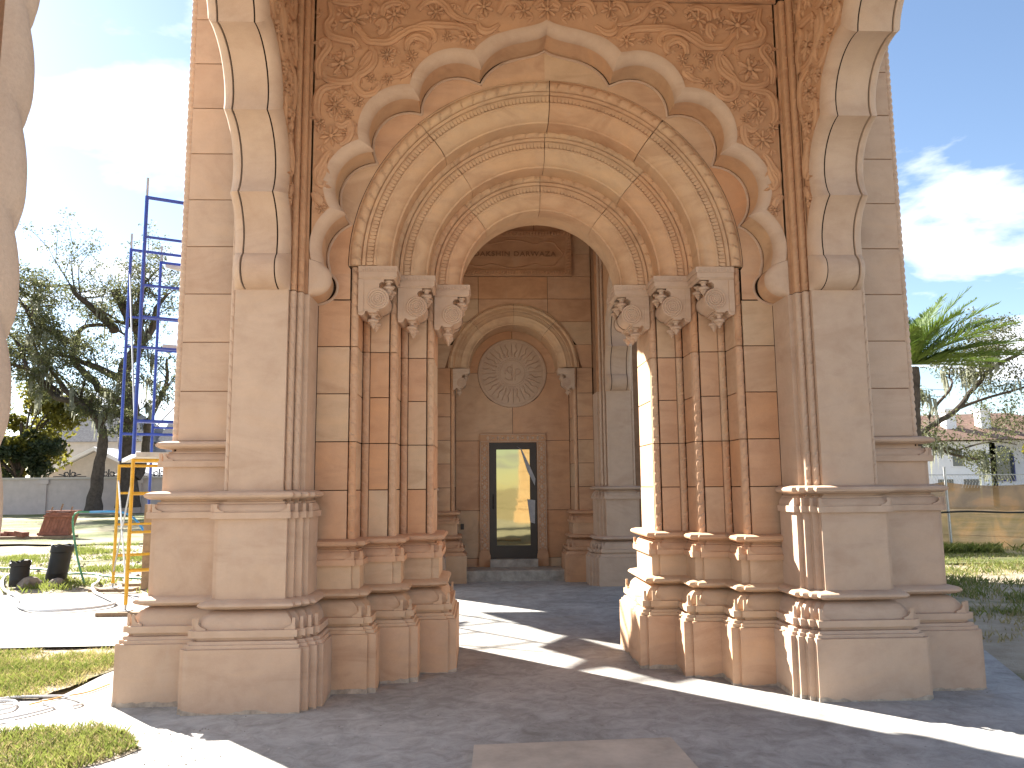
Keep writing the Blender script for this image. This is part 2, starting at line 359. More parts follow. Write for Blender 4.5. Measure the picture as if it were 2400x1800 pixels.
VINES = [[(-1.929, 4.096), (-1.942, 4.196), (-1.906, 4.253), (-1.87, 4.331), (-1.829, 4.388)], [(-1.875, 4.275), (-1.889, 4.208), (-1.919, 4.13), (-1.892, 4.085), (-1.876, 4.119)], [(-1.791, 4.626), (-1.737, 4.598), (-1.679, 4.627), (-1.667, 4.559), (-1.692, 4.479), (-1.755, 4.434)], [(-1.92, 4.647), (-1.953, 4.715), (-1.946, 4.852), (-1.894, 4.933), (-1.787, 4.957), (-1.744, 4.964)], [(-1.512, 5.309), (-1.478, 5.251), (-1.488, 5.158), (-1.552, 5.087), (-1.616, 5.04), (-1.625, 4.948), (-1.559, 4.88), (-1.474, 4.904), (-1.431, 4.973), (-1.464, 4.996)], [(-1.939, 5.013), (-1.952, 5.151), (-1.901, 5.245), (-1.864, 5.315), (-1.903, 5.361), (-1.935, 5.332), (-1.913, 5.303)], [(-1.897, 5.083), (-1.88, 5.025), (-1.788, 4.992), (-1.658, 5.005), (-1.595, 5.087), (-1.531, 5.18), (-1.5, 5.262)], [(-1.689, 5.529), (-1.601, 5.448), (-1.534, 5.367), (-1.469, 5.356), (-1.36, 5.358), (-1.251, 5.43), (-1.175, 5.478), (-1.077, 5.492), (-0.989, 5.458), (-0.966, 5.387), (-0.999, 5.363)], [(-1.175, 5.478), (-1.055, 5.522), (-0.923, 5.518), (-0.758, 5.509), (-0.659, 5.463), (-0.604, 5.405)], [(-1.483, 5.615), (-1.473, 5.674), (-1.517, 5.721)], [(-1.417, 5.592), (-1.396, 5.676), (-1.298, 5.713), (-1.188, 5.679)], [(-1.11, 5.657), (-1.034, 5.729), (-0.946, 5.743), (-0.868, 5.685), (-0.813, 5.614), (-0.725, 5.568), (-0.603, 5.547)], [(-0.592, 5.535), (-0.57, 5.482), (-0.504, 5.471), (-0.415, 5.538)], [(-0.703, 5.628), (-0.658, 5.724), (-0.569, 5.749)], [(-0.415, 5.633), (-0.37, 5.729), (-0.281, 5.743), (-0.214, 5.696)], [(-1.206, 5.278), (-1.196, 5.36), (-1.12, 5.409), (-1.032, 5.363), (-1.037, 5.304), (-1.065, 5.315)], [(-1.173, 5.162), (-1.238, 5.138), (-1.183, 5.115), (-1.248, 5.057), (-1.324, 5.044)], [(-1.867, 5.715), (-1.843, 5.585), (-1.884, 5.502), (-1.85, 5.409), (-1.752, 5.375), (-1.653, 5.354), (-1.631, 5.307), (-1.663, 5.295)], [(-1.471, 5.509), (-1.416, 5.545), (-1.405, 5.475), (-1.448, 5.427)], [(-1.36, 5.37), (-1.295, 5.441), (-1.241, 5.466), (-1.316, 5.394)], [(-1.835, 5.727), (-1.692, 5.706), (-1.583, 5.72)], [(-0.114, 5.698), (-0.069, 5.734), (-0.024, 5.759)], [(-1.596, 5.133), (-1.532, 5.227), (-1.5, 5.274)], [(-1.969, 4.018), (-1.915, 3.952), (-1.904, 3.908)]]
FLOWERS = [(-1.657, 5.553, 0.129, 9), (-1.313, 5.606, 0.098, 7), (-0.956, 5.636, 0.088, 7), (-0.547, 5.69, 0.088, 7), (-0.204, 5.66, 0.083, 7), (-0.021, 5.675, 0.108, 8), (-1.747, 5.154, 0.129, 7), (-1.369, 5.241, 0.081, 10), (-1.142, 5.373, 0.046, 6), (-1.162, 5.232, 0.064, 8), (-0.862, 5.413, 0.052, 8), (-0.681, 5.398, 0.088, 7), (-1.508, 5.024, 0.05, 6), (-1.367, 5.02, 0.057, 8), (-1.8, 4.785, 0.103, 8), (-1.612, 4.816, 0.057, 7), (-1.691, 4.706, 0.052, 8), (-1.826, 4.512, 0.098, 8), (-1.699, 4.536, 0.052, 7), (-1.898, 3.886, 0.057, 6), (-1.919, 4.619, 0.057, 5), (-1.253, 5.678, 0.062, 5), (-1.515, 5.591, 0.062, 5)]
def flower(u, z, r, n, seed):
    rr = random.Random(seed); m = Mb(); a0 = rr.uniform(0, 6.28); h = .018+.12*r
    for k in range(n):
        a = a0+2*pi*k/n+rr.uniform(-.12, .12); l = r*rr.uniform(.85, 1.08); wd = l*min(.5, 2.6/n)
        def P(s_, t_, hh): return (u+math.cos(a)*s_-math.sin(a)*t_, -hh, z+math.sin(a)*s_+math.cos(a)*t_)
        vs = [P(.12*l, 0, h*.5)]
        for s_, ww, hh in ((.4, .75, .8), (.65, 1.0, 1.0), (.85, .6, .8)):
            vs += [P(s_*l, -wd*ww/2, .002), P(s_*l, -wd*ww*.36, h*hh*.7), P(s_*l, 0, h*hh), P(s_*l, wd*ww*.36, h*hh*.7), P(s_*l, wd*ww/2, .002)]
        vs.append(P(l, 0, h*.3))
        fs = []
        for j in range(4): fs.append((0, 1+j, 2+j)); fs.append((16, 15-j, 14-j))
        for b_ in (1, 6):
            for j in range(4): fs.append((b_+j, b_+5+j, b_+6+j, b_+1+j))
        m.add(vs, fs)
    c = [(u+.2*r*q*math.cos(2*pi*j/8), -h*(1.25-.55*q*q), z+.2*r*q*math.sin(2*pi*j/8)) for q in (.5, 1) for j in range(8)]
    m.add([(u, -h*1.3, z)]+c, [(0, 1+j, 1+(j+1) % 8) for j in range(8)]+[(1+j, 9+j, 9+(j+1) % 8, 1+(j+1) % 8) for j in range(8)])
    return m
def vine_mesh(lines):
    m = Mb(); rr = random.Random(3)
    for ln in lines:
        P = smoothp([(a, b_) for a, b_ in ln], 6); n = len(P); rows = []
        for i, p in enumerate(P):
            q0, q1 = P[max(0, i-1)], P[min(n-1, i+1)]; dx, dz = q1[0]-q0[0], q1[1]-q0[1]; l = math.hypot(dx, dz) or 1; nx, nz = -dz/l, dx/l
            t = i/(n-1); wd = .034*(.35+.65*math.sin(pi*min(1, .12+t*.88)))+.004
            rows.append([(p[0]+nx*wd*s_, -hh, p[1]+nz*wd*s_) for s_, hh in ((-1, -.006), (-.92, wd*.5), (-.4, wd*.8), (0, wd*.62), (.4, wd*.8), (.92, wd*.5), (1, -.006))])
        m.grid(rows)
        for i in range(3, n-2, 5):            # small side leaves
            p = P[i]; q1 = P[i+1]; a = math.atan2(q1[1]-p[1], q1[0]-p[0])+rr.choice((-1, 1))*rr.uniform(.6, 1.2); l = rr.uniform(.05, .085); wd = l*.42
            R = lambda s_, t_, hh: (p[0]+math.cos(a)*s_-math.sin(a)*t_, -hh, p[1]+math.sin(a)*s_+math.cos(a)*t_)
            m.add([R(0, 0, .01), R(l*.5, -wd/2, 0), R(l*.45, -wd/4, .02), R(l*.5, 0, .012), R(l*.45, wd/4, .02), R(l*.5, wd/2, 0), R(l, 0, .004)], [(0, 1, 2), (0, 2, 3), (0, 3, 4), (0, 4, 5), (6, 2, 1), (6, 3, 2), (6, 4, 3), (6, 5, 4)])
    pts_ = [p for ln in lines for p in smoothp(ln, 3)]+[(u, z) for u, z, r, n in FLOWERS for _ in range(2)]
    Oc = [p for I_, O_ in LOB for p in O_]; k = 0
    for _ in range(4000):                     # leaf sprigs in the bare ground of the panel
        if k >= 95: break
        u, z = rr.uniform(-1.94, -.06), rr.uniform(3.75, 5.73)
        if min(math.hypot(u-a, z-b_) for a, b_ in pts_) < .075: continue
        if any(math.hypot(u-a, z-b_) < .06 for a, b_ in Oc): continue
        if math.hypot(u, z-3.6) < 1.2 or any(math.hypot(u-c[0], z-c[1]) < RO+.05 for c in CEN) or (abs(u) < .65 and z < 5.56): continue
        pts_.append((u, z)); k += 1; a0 = rr.uniform(0, 6.28)
        for q in range(rr.choice((2, 3, 3))):
            a = a0+(q-1)*rr.uniform(.7, 1.0); l = rr.uniform(.06, .085); wd = l*.46; h = .02
            R = lambda s_, t_, hh: (u+math.cos(a)*s_-math.sin(a)*t_, -hh, z+math.sin(a)*s_+math.cos(a)*t_)
            m.add([R(0, 0, .008), R(l*.5, -wd/2, -.003), R(l*.48, -wd*.36, h*.8), R(l*.5, 0, h), R(l*.48, wd*.36, h*.8), R(l*.5, wd/2, -.003), R(l, 0, .003)], [(0, 1, 2), (0, 2, 3), (0, 3, 4), (0, 4, 5), (6, 2, 1), (6, 3, 2), (6, 4, 3), (6, 5, 4)])
    return m
def remap(m, F, su):
    o = Mb(); o.v = [F(su*u, d, z) for u, d, z in m.v]; o.f = m.f; return o
def scallop(F, parent, thick, halves=(1, -1), front_carve=(1, -1), mats=('pale', 'pale'), ztop=5.76, both=False, tymp=False, rollw=.085, carve_mat='carved'):
    panel = Mb(); LOB = LOBS if both else globals()['LOB']
    if both: rollw = .07
    for su in halves:
        O = []
        for I_, O_ in LOB: O += O_
        dd = [0]+([thick] if both else [])
        for d in dd:
            lp = [(su*u, z) for u, z in O if not (z < 3.66 and u > -1.98)]+[(su*-1.99, 3.157), (su*-1.99, ztop), (0, ztop)]
            cl = []
            for p in lp:
                if not cl or math.hypot(p[0]-cl[-1][0], p[1]-cl[-1][1]) > 1e-4: cl.append(p)
            panel.poly([F(u, d, z) for u, z in cl], cl)
    part = obj('scalloped_arch', panel, carve_mat, parent, False, 0)
    for su in halves:
        for li, (I_, O_) in enumerate(LOB):
            m = Mb(); rows = []
            for (a, b_) in zip(I_, O_):
                rows.append([F(su*b_[0], .012, b_[1])]+[F(su*(b_[0]+(a[0]-b_[0])*math.sin(t)), -.012+(rollw+.012)*(1-math.cos(t)), b_[1]+(a[1]-b_[1])*math.sin(t)) for t in [pi/2*k/7 for k in range(8)]]+[F(su*(a[0]+(b_[0]-a[0])*.25), rollw+.004, a[1]+(b_[1]-a[1])*.25)])
            m.grid(rows); obj('arch_roll', m, mats[0], part, False, 40)
            if both:
                m = Mb(); m.grid([[F(su*b_[0], thick-.012, b_[1])]+[F(su*(b_[0]+(a[0]-b_[0])*math.sin(t)), thick+.012-(rollw+.012)*(1-math.cos(t)), b_[1]+(a[1]-b_[1])*math.sin(t)) for t in [pi/2*k/7 for k in range(8)]]+[F(su*(a[0]+(b_[0]-a[0])*.25), thick-rollw-.004, a[1]+(b_[1]-a[1])*.25)] for a, b_ in zip(I_, O_)])
                obj('arch_roll', m, mats[0], part, False, 40)
            e = .006 if both else .004
            m = Mb(); d0, d1 = (rollw+.013, thick-rollw-.013) if both else (rollw+.004, thick)
            e = .08 if both else .2
            Sf = [(a[0]+(b_[0]-a[0])*e, a[1]+(b_[1]-a[1])*e) for a, b_ in zip(I_, O_)]
            m.grid([[F(su*a[0], d0, a[1]), F(su*a[0], d1, a[1])] for a in Sf]); obj('soffit_stone', m, mats[1], part, False, 40)
            if both:        # dark seam behind the soffit stones
                m = Mb(); m.grid([[F(su*(a[0]+(b_[0]-a[0])*.3), d0-.03, a[1]+(b_[1]-a[1])*.3), F(su*(a[0]+(b_[0]-a[0])*.3), d1+.03, a[1]+(b_[1]-a[1])*.3)] for a, b_ in zip(I_, O_)]); obj('joint_backing', m, 'joint', part, False, 0)
            if tymp:
                m = Mb(); rows = []
                for a in I_:
                    a = (a[0], max(a[1], 3.2))
                    an = math.atan2(max(0, a[1]-3.49), a[0]); rp = (1.728*math.cos(an), max(a[1], 3.49) if a[1] < 3.49 else 3.49+1.728*math.sin(an))
                    if a[1] < 3.49: rp = (-1.704, a[1])
                    rows.append([F(su*(a[0]+(rp[0]-a[0])*q), thick-.001*li, a[1]+(rp[1]-a[1])*q) for q in (-.08, 0, .5, 1.0)])
                m.grid(rows); obj('tympanum_stone', m, 'block', part, False, 0)
                m = Mb(); rope_pts = [F(su*a[0], thick, a[1]) for a in I_]          # bead where soffit meets tympanum
                m.tube(rope_pts, .013, 6, False); obj('bead', m, mats[0], part)
    for su in front_carve:
        obj('vine', remap(vine_mesh(VINES), F, su), carve_mat, part, False, 50)
        for k, (u, z, r, n) in enumerate(FLOWERS):
            if abs(u) < .05:
                if su < 0: continue
                u = 0
            obj('flower', remap(flower(u, z, r, n, k), F, su), carve_mat, part, False, 0)
    return part
# front wall arch
scallop(lambda u, d, z: (u, 6.295+d, z), gate, .345, tymp=True, mats=('pale', 'ring'))
# side arches of the porch and of the hall
YC, YH = 4.159, 4.159+HY
for sx in (-1, 1):
    scallop(lambda u, d, z: (sx*(2.106+d), YC+u, z), gate, .415, front_carve=(-1,), both=True)
    scallop(lambda u, d, z: (sx*(2.106-HX+d), YH+u, z), gate, .415, front_carve=(), both=True)
    for (xa, xb, y0, y1) in ((2.10, 2.53, 2.0, 6.2), (1.50, 1.93, 8.75, 13.0)):
        m = Mb(); m.box(min(sx*xa, sx*xb), max(sx*xa, sx*xb), y0, y1, 5.765, 6.6); obj('frieze_wall', m, 'carved', gate)
# top of the front wall
m = Mb(); m.box(-2.0, 2.0, 6.27, 7.88, 5.765, 6.6); obj('frieze_wall', m, 'carved', gate)
m = Mb(); m.box(-1.99, 1.99, 6.262, 6.30, 5.77, 5.83); obj('border_moulding', m, 'carved', gate)
# ------------------------------------------------------------------ nested arch rings
def ring_piece(cx_z, Ro, prof, yf, a0, a1, mat, parent, rope_r=.05, rope_off=.062, beads=None, nstep=None):
    m = Mb(); n = nstep or max(6, int(abs(a1-a0)/math.radians(3))); g = (.0042 if Ro > 1.5 else .003)/Ro
    A = [a0+g+(a1-a0-2*g)*i/n for i in range(n+1)]
    P = lambda r, y, a: (r*math.cos(a), y, cx_z+r*math.sin(a))
    m.grid([[P(Ro-o, yf+y, a) for o, y in prof] for a in A])
    for a in (A[0], A[-1]):
        pts = [P(Ro-o, yf+y, a) for o, y in prof]+[P(Ro, yf+prof[-1][1], a)]
        m.poly(pts, [(Ro-o, y) for o, y in prof]+[(Ro, prof[-1][1])])
    if rope_r:
        pts = [P(Ro-rope_off, yf+.022, a) for a in A]
        if math.cos((a0+a1)/2) < 0: pts = pts[::-1]
        rope(m, pts, Vector((0, -1, 0)), rope_r, .115, 7, 8)
    if beads:
        o, pr, hw, hl = beads; r0 = Ro-o; nb = max(2, int(r0*(A[-1]-A[0])/(2*hw)))
        for k in range(nb):
            ac = A[0]+(A[-1]-A[0])*(k+.5)/nb; da = hw*.95/r0
            shp = [(1, -.9), (1, .9)]+[(-.1-.9*math.cos(t)*1.0, math.sin(t)) for t in [pi/2, pi/3, pi/6, 0, -pi/6, -pi/3, -pi/2]]
            front = [P(r0+hl*q, yf+pr-.014, ac+da*s_) for q, s_ in shp]; back = [P(r0+hl*q, yf+pr+.004, ac+da*1.03*s_) for q, s_ in shp]
            nn = len(shp); m.add(front+back, [tuple(range(nn))]+[(i, (i+1) % nn, nn+(i+1) % nn, nn+i) for i in range(nn)])
    return obj('voussoir', m, mat, parent, False, 35)
RP = [(0, .05), (0, .012), (.012, .022), (.112, .022), (.118, -.004), (.143, -.004), (.148, .014), (.212, .014), (.216, -.002), (.232, -.002), (.244, .012), (.262, .018), (.285, .027), (.31, .045), (.33, .07), (.342, .095), (.345, .105), (.36, .108)]
CUTS = [(0, 52, 88.6, 131, 180), (0, 47, 89.3, 128, 180), (0, 50, 90.4, 133, 180)]
for k, (Ro, yf) in enumerate(((1.72, 6.615), (1.43, 6.925), (1.13, 7.25))):
    m = Mb(); n = 48
    m.grid([[(r*math.cos(pi*i/n), y, 3.49+r*math.sin(pi*i/n)) for r, y in ((Ro-.004, yf+.03), (Ro-.32, yf+.14), (Ro-.345, yf+.30))] for i in range(n+1)])
    part = obj('arch_ring', m, 'joint', gate, False, 0)
    c = CUTS[k]
    for a0, a1 in zip(c, c[1:]):
        dy = random.uniform(-.003, .003)
        ring_piece(3.49, Ro, RP+[(.36, .325 if k < 2 else .30)], yf+dy, math.radians(a0), math.radians(a1), 'ring', part, beads=(.185, .014, .0165, .026))
# rear ring and closing walls of the passage
m = Mb(); n = 40
m.grid([[(r*math.cos(pi*i/n), y, 3.49+r*math.sin(pi*i/n)) for r, y in ((1.02, 7.5), (1.02, 7.56), (.80, 7.56), (.80, 7.88), (1.1, 7.88))] for i in range(n+1)]); obj('rear_ring', m, 'ring', gate)
def arch_wall(name, y, R, zc, hw, z0, z1, mat, parent=gate, n=32):
    m = Mb(); rows = []
    for i in range(n+1):
        a = pi*i/n; c, s_ = math.cos(a), math.sin(a); t = min(hw/abs(c) if abs(c) > 1e-6 else 1e9, (z1-zc)/s_ if s_ > 1e-6 else 1e9)
        rows.append([(R*c, y, zc+R*s_), (t*c, y, zc+t*s_)])
    m.grid(rows)
    if zc > z0:
        m.add([(R, y, z0), (hw, y, z0), (hw, y, zc), (R, y, zc)], [(0, 1, 2, 3)]); m.add([(-R, y, z0), (-hw, y, z0), (-hw, y, zc), (-R, y, zc)], [(0, 1, 2, 3)])
    for s_ in (-1, 1):   # corners
        pass
    return obj(name, m, mat, parent, False, 0)
arch_wall('passage_wall', 7.86, .81, 3.49, 2.0, 3.49, 6.6, 'block')
m = Mb(); m.box(-2.0, 2.0, 6.9, 7.85, 5.3, 5.76); obj('masonry_fill', m, 'joint', gate)
# ------------------------------------------------------------------ corbel brackets with scrolls and pendants
def bracket_meshes(mirror):
    # origin: top corner at the wall side, front plane; +x towards the opening (left jamb)
    b_ = Mb(); D = .33
    b_.box(0, .335, -.004, D, -.05, 0); b_.box(.002, .328, .002, D-.004, -.095, -.0505)
    b_.grid([[(0, .004, -.0955), (.322, .004, -.0955), (.322, D-.006, -.0955)], [(0, .012, -.105), (.312, .012, -.105), (.312, D-.01, -.105)], [(0, .02, -.113), (.30, .02, -.113), (.30, D-.02, -.113)]])
    for k in range(11):                                   # leaf teeth along the slab
        x = .03+.027*k; b_.add([(x, -.0055, -.012), (x+.02, -.0055, -.012), (x+.012, -.011, -.042), (x+.002, -.0055, -.046), (x+.022, -.0055, -.03)], [(0, 1, 4), (0, 4, 2), (0, 2, 3), (2, 4, 3)])
        if k < 9: y = .02+.03*k; b_.add([(.3365, y, -.012), (.3365, y+.02, -.012), (.342, y+.012, -.042), (.3365, y+.002, -.046), (.3365, y+.022, -.03)], [(0, 1, 4), (0, 4, 2), (0, 2, 3), (2, 4, 3)])
    hole = [(.205+.034*math.cos(t), -.165+.034*math.sin(t)) for t in [math.radians(a) for a in (70, 110, 150, 190, 230, 265)]]
    scr = [(.168+.088*math.cos(t), -.282+.088*math.sin(t)) for t in [math.radians(a) for a in (62, 40, 15, -10, -35, -60, -75)]]
    prof = [(0, -.113), (.215, -.113)]+hole+scr+[(.178, -.375), (.178, -.388), (.16, -.388), (.155, -.402), (.085, -.402), (.08, -.388), (.06, -.388), (.05, -.415), (.03, -.428), (0, -.418)]
    b_.prism(prof, lambda a, z: (a, .022, z), lambda a, z: (a, D-.022, z))
    b_.box(0, .045, .012, D-.012, -.40, -.1135)
    S = []
    for y, sg in ((.022, -1), (D-.022, 1)):
        s_ = Mb(); S.append(s_)
        q = [(.096, 0)]
        for r in (.088, .066, .046, .027, .011): q += [(r+.006, .008), (r, .0125), (r-.007, .009), (max(.0005, r-.012), .003)]
        s_.grid([[(.168+rr*math.cos(2*pi*j/26), y+sg*(h+.005*(1-rr/.09)), -.282+rr*math.sin(2*pi*j/26)) for j in range(26)] for rr, h in q], close_v=True)
    p = Mb(); pr = [(.034, .0), (.04, -.008), (.036, -.014), (.022, -.022), (.019, -.042), (.026, -.048), (.045, -.056), (.05, -.066), (.046, -.076), (.032, -.082), (.034, -.088), (.023, -.098), (.024, -.104), (.013, -.114), (.014, -.12), (.0, -.135)]
    return [mesh('bracket', b_, 'pale', mirror)]+[mesh('scroll', s_, 'pale', mirror) for s_ in S], pr
PEND = [(.252, .075, -.112), (.252, .25, -.112), (.122, .085, -.40), (.122, .245, -.40)]
BR = {}
for mir in (False, True):
    (bm_, s1_, s2_), pr = bracket_meshes(mir)
    p = Mb(); p.lathe(pr, (0, 0, 0), 14); pm = mesh('pendant', p, 'pale', mir)
    BR[mir] = (bm_, s1_, s2_, pm)
def bracket(x, y, z, mir, sc_=1.0):
    bm_, s1_, s2_, pm = BR[mir]; s_ = -1 if mir else 1
    o = obj('bracket', bm_, None, gate); o.location = (s_*x, y, z); o.scale = (sc_,)*3
    obj('scroll', s1_, None, o); obj('scroll', s2_, None, o)
    for (px, py, pz) in PEND: q = obj('pendant', pm, None, o); q.location = (s_*px, py, pz)
for mir in (False, True):
    for (x, y) in ((-1.634, 6.61), (-1.328, 6.915), (-1.019, 7.243), (-1.019, 7.56)): bracket(x, y, 3.487, mir, 1.0 if y < 7.5 else .92)
    bracket(-1.055, 13.46, 3.62, mir, .86)
# ------------------------------------------------------------------ hall behind the passage: far corner piers, niche, door wall
MAT['dark'] = plain('dark_bronze', (0.018, 0.012, 0.010), 0.35, 0.0, 0.3, spec=0.5, bs=0.03)
MAT['film'] = plain('plastic_film', (0.34, 0.35, 0.37), 0.35, 0, 0.2, 20)
MAT['concrete_step'] = plain('rough_concrete', (0.36, 0.33, 0.29), 0.95, 0, 0.3, 7, 0.2, 0.5)
m_, t_, b_ = nmat('reflective_glass'); MAT['glass'] = m_
b_.inputs['Base Color'].default_value = (0.30, 0.275, 0.15, 1); b_.inputs['Metallic'].default_value = 1.0; b_.inputs['Roughness'].default_value = 0.03
bump(t_, b_, noise(t_, wcoord(t_), 1.6, 2), 0.05, 0.02)
for mir in (False, True):
    core('masonry_core', inset(PH, .02)[1:-1]+[(-1.02, 18.4), (-2.7, 18.4), (-2.7, 13.4), (-1.94, 13.4)], -.02, 7.0, 'seam', mir)
    m = Mb(); sweep(m, PH, [(0, 1.575), (0, 3.16), (-.03, 3.161)], 0, 11); pier = obj('corner_pier', m, 'pale', gate, mir)
    mouldings(PH, 0, 11, pier, mir, 0.0)
    m = Mb(); sweep(m, PH, [(0, 3.164), (0, 6.6)], 4, 10); obj('corner_moulding', m, 'carved', pier, mir)
    for (x, y) in ((-2.083+HX, 6.188+HY), (-2.036+HX, 6.238+HY), (-2.54+HX, 6.163+HY)): obj('rope_moulding', vrope(x, y, 1.585, 6.6, .026), 'pale', pier, mir)
    m = Mb(); sweep(m, PH, [(-.016, 1.1), (-.016, 3.64)], 11, 16); jamb = obj('niche_jamb', m, 'joint', gate, mir)
    mouldings(PH, 11, 15, jamb, mir, -.405, 0, 'block', alt=[(-1.5, 13.53)]+PH[12:])
    for k in range(7):
        z0, z1 = ZS[k], (ZS[k]+.405 if k < 5 else 3.64)
        if k > 5: continue
        m = Mb(); block(m, PH[11], PH[12], z0, z1); obj('stone_block', m, 'block', jamb, mir)
        m = Mb(); block(m, PH[14], PH[15], z0, z1); obj('stone_block', m, 'block', jamb, mir)
    m = Mb(); block(m, (-1.10, 13.566), (-1.035, 13.566), 1.17, 3.64, g=.002); rope(m, [(-1.068, 13.56, 1.175), (-1.068, 13.56, 3.635)], Vector((0, -1, 0)), .03, .10); obj('rope_moulding', m, 'block', jamb, mir)
# wall over the niche: blocks cut to the ring
m = Mb(); m.box(-1.45, 1.45, 13.57, 13.62, 4.80, 7.0); hw = obj('hall_wall', m, 'joint', gate)
arch_wall('hall_wall_backing', 13.556, 1.10, 3.64, 1.45, 3.64, 7.0, 'joint')
def cut_block(x0, x1, z0, z1, parent, R=1.147, zc=3.64, y=13.53):
    m = Mb(); g = .004; n = 16; rows = []
    for i in range(n+1):
        x = x0+g+(x1-x0-2*g)*i/n; zb = z0+g
        if abs(x) < R: zb = max(zb, zc+math.sqrt(R*R-x*x))
        if zb < z1-g: rows.append((x, zb))
    if len(rows) < 2: return
    # exact end on the circle for blocks that the ring crosses
    pts = [(x, z) for x, z in rows]
    zt = z1-g
    if R > abs(zt-zc):
        xe = math.sqrt(R*R-(zt-zc)**2)
        for sgn in (-1, 1):
            if x0+g < sgn*xe < x1-g:
                if sgn < 0 and pts[-1][0] < -xe+.2: pts.append((-xe, zt-.001))
                if sgn > 0 and pts[0][0] > xe-.2: pts.insert(0, (xe, zt-.001))
    dy = random.uniform(-.002, .002)
    m.grid([[(x, y+.03, z), (x, y+dy, z), (x, y+dy, zt), (x, y+.03, zt)] for x, z in pts])
    for x, z in (pts[0], pts[-1]): m.add([(x, y+.03, z), (x, y+dy, z), (x, y+dy, zt), (x, y+.03, zt)], [(0, 1, 2, 3)])
    obj('stone_block', m, 'block', parent, False, 0)
for z0, z1, xs in ((3.64, 4.05, (-1.375, 0, 1.375)), (4.05, 4.46, (-1.375, 0, 1.375)), (4.46, 4.87, (-1.375, -.615, .61, 1.375)), (4.87, 5.275, (-1.375, -.615, .61, 1.375)),
                   (5.275, 5.69, (-1.375, -1.04)), (5.275, 5.69, (1.04, 1.375)), (5.69, 6.1, (-1.375, -1.04)), (5.69, 6.1, (1.04, 1.375)), (6.1, 6.5, (-1.375, -.6, .38, 1.375)), (6.5, 6.9, (-1.375, -.2, .9, 1.375))):
    for xa, xb in zip(xs, xs[1:]): cut_block(xa, xb, z0, z1, hw)
# niche ring
m = Mb(); n = 40
m.grid([[(r*math.cos(pi*i/n), y, 3.64+r*math.sin(pi*i/n)) for r, y in ((1.12, 13.53), (.85, 13.62), (.79, 13.9))] for i in range(n+1)]); nr = obj('niche_ring', m, 'joint', gate, False, 0)
for a0, a1 in ((0, 48), (48, 89.5), (89.5, 132), (132, 180)):
    m = ring_piece(3.64, 1.142, [(o, y) for o, y in RP]+[(.36, .72)], 13.50, math.radians(a0), math.radians(a1), 'ring', nr, rope_r=.032, rope_off=.045, beads=(.185, .014, .0165, .022))
# door wall panels
m = Mb(); m.box(-1.03, 1.03, 14.225, 14.3, 0.1, 4.9); dw = obj('door_wall', m, 'joint', gate)
def panel(loop):
    m = Mb(); cx = sum(p[0] for p in loop)/len(loop); cz = sum(p[1] for p in loop)/len(loop); g = .004
    lp = [(x+(g if x < cx else -g), z+(g if z < cz else -g)) for x, z in loop]
    m.prism(lp, lambda a, z: (a, 14.2, z), lambda a, z: (a, 14.23, z)); obj('stone_panel', m, 'block', dw, False, 0)
def half_circle(R, s_, a0, a1, zc=3.645, n=14): return [(s_*R*math.cos(math.radians(a0+(a1-a0)*i/n)), zc+R*math.sin(math.radians(a0+(a1-a0)*i/n))) for i in range(n+1)]
for s_ in (-1, 1):
    for z0, z1 in ((.13, .33), (.33, 1.165), (1.165, 2.41)): panel([(s_*1.03, z0), (s_*.60, z0), (s_*.60, z1), (s_*1.03, z1)])
    panel([(s_*1.03, 2.41), (s_*.60, 2.41), (s_*.60, 2.535), (0, 2.535)]+half_circle(.637, s_, -90, 0)+[(s_*1.03, 3.645)])
    panel([(s_*1.03, 3.645)]+half_circle(.637, s_, 0, 90)+[(0, 4.75), (s_*.5, 4.75), (s_*1.03, 4.3)])
# sun medallion
m = Mb(); n = 56
m.grid([[(r*math.cos(2*pi*i/n), y, 3.645+r*math.sin(2*pi*i/n)) for r, y in ((.63, 14.23), (.63, 14.185), (.622, 14.178), (.585, 14.178), (.58, 14.19), (.0005, 14.19))] for i in range(n)], close_u=True)
med = obj('medallion', m, 'pale', gate, False, 40)
for k in range(32):
    a = 2*pi*k/32+.03; m = Mb(); P = lambda r, t: (math.cos(a)*r-math.sin(a)*t, 14.19, 3.645+math.sin(a)*r+math.cos(a)*t)
    nn = 12; line = []
    for i in range(nn+1):
        r = .30+.25*i/nn; line.append((r, (.016*math.sin(i/nn*9.5) if k % 2 else 0), .017*(1-i/nn)+.003))
    m.grid([[P(r, t-wd)[0:1]+(14.19,)+P(r, t-wd)[2:], P(r, t)[0:1]+(14.172,)+P(r, t)[2:], P(r, t+wd)[0:1]+(14.19,)+P(r, t+wd)[2:]] for r, t, wd in line]); obj('sun_ray', m, 'pale', med, False, 0)
m = Mb()
for k in range(36):
    a = 2*pi*k/36; m.lathe([(.013, 0), (.011, .006), (.0005, .012)], (0, 0, 0), 6)
    for i in range(len(m.v)-18, len(m.v)):
        x, y, z = m.v[i]; m.v[i] = (.262*math.cos(a)+x, 14.19-z, 3.645+.262*math.sin(a)+y)
tag(obj('bead_circle', m, 'pale', med), kind='stuff')
m = Mb(); m.grid([[(r*math.cos(2*pi*i/40), y, 3.645+r*math.sin(2*pi*i/40)) for r, y in ((.232, 14.19), (.228, 14.182), (.222, 14.182), (.218, 14.19))] for i in range(40)], close_u=True); obj('inner_circle', m, 'pale', med)
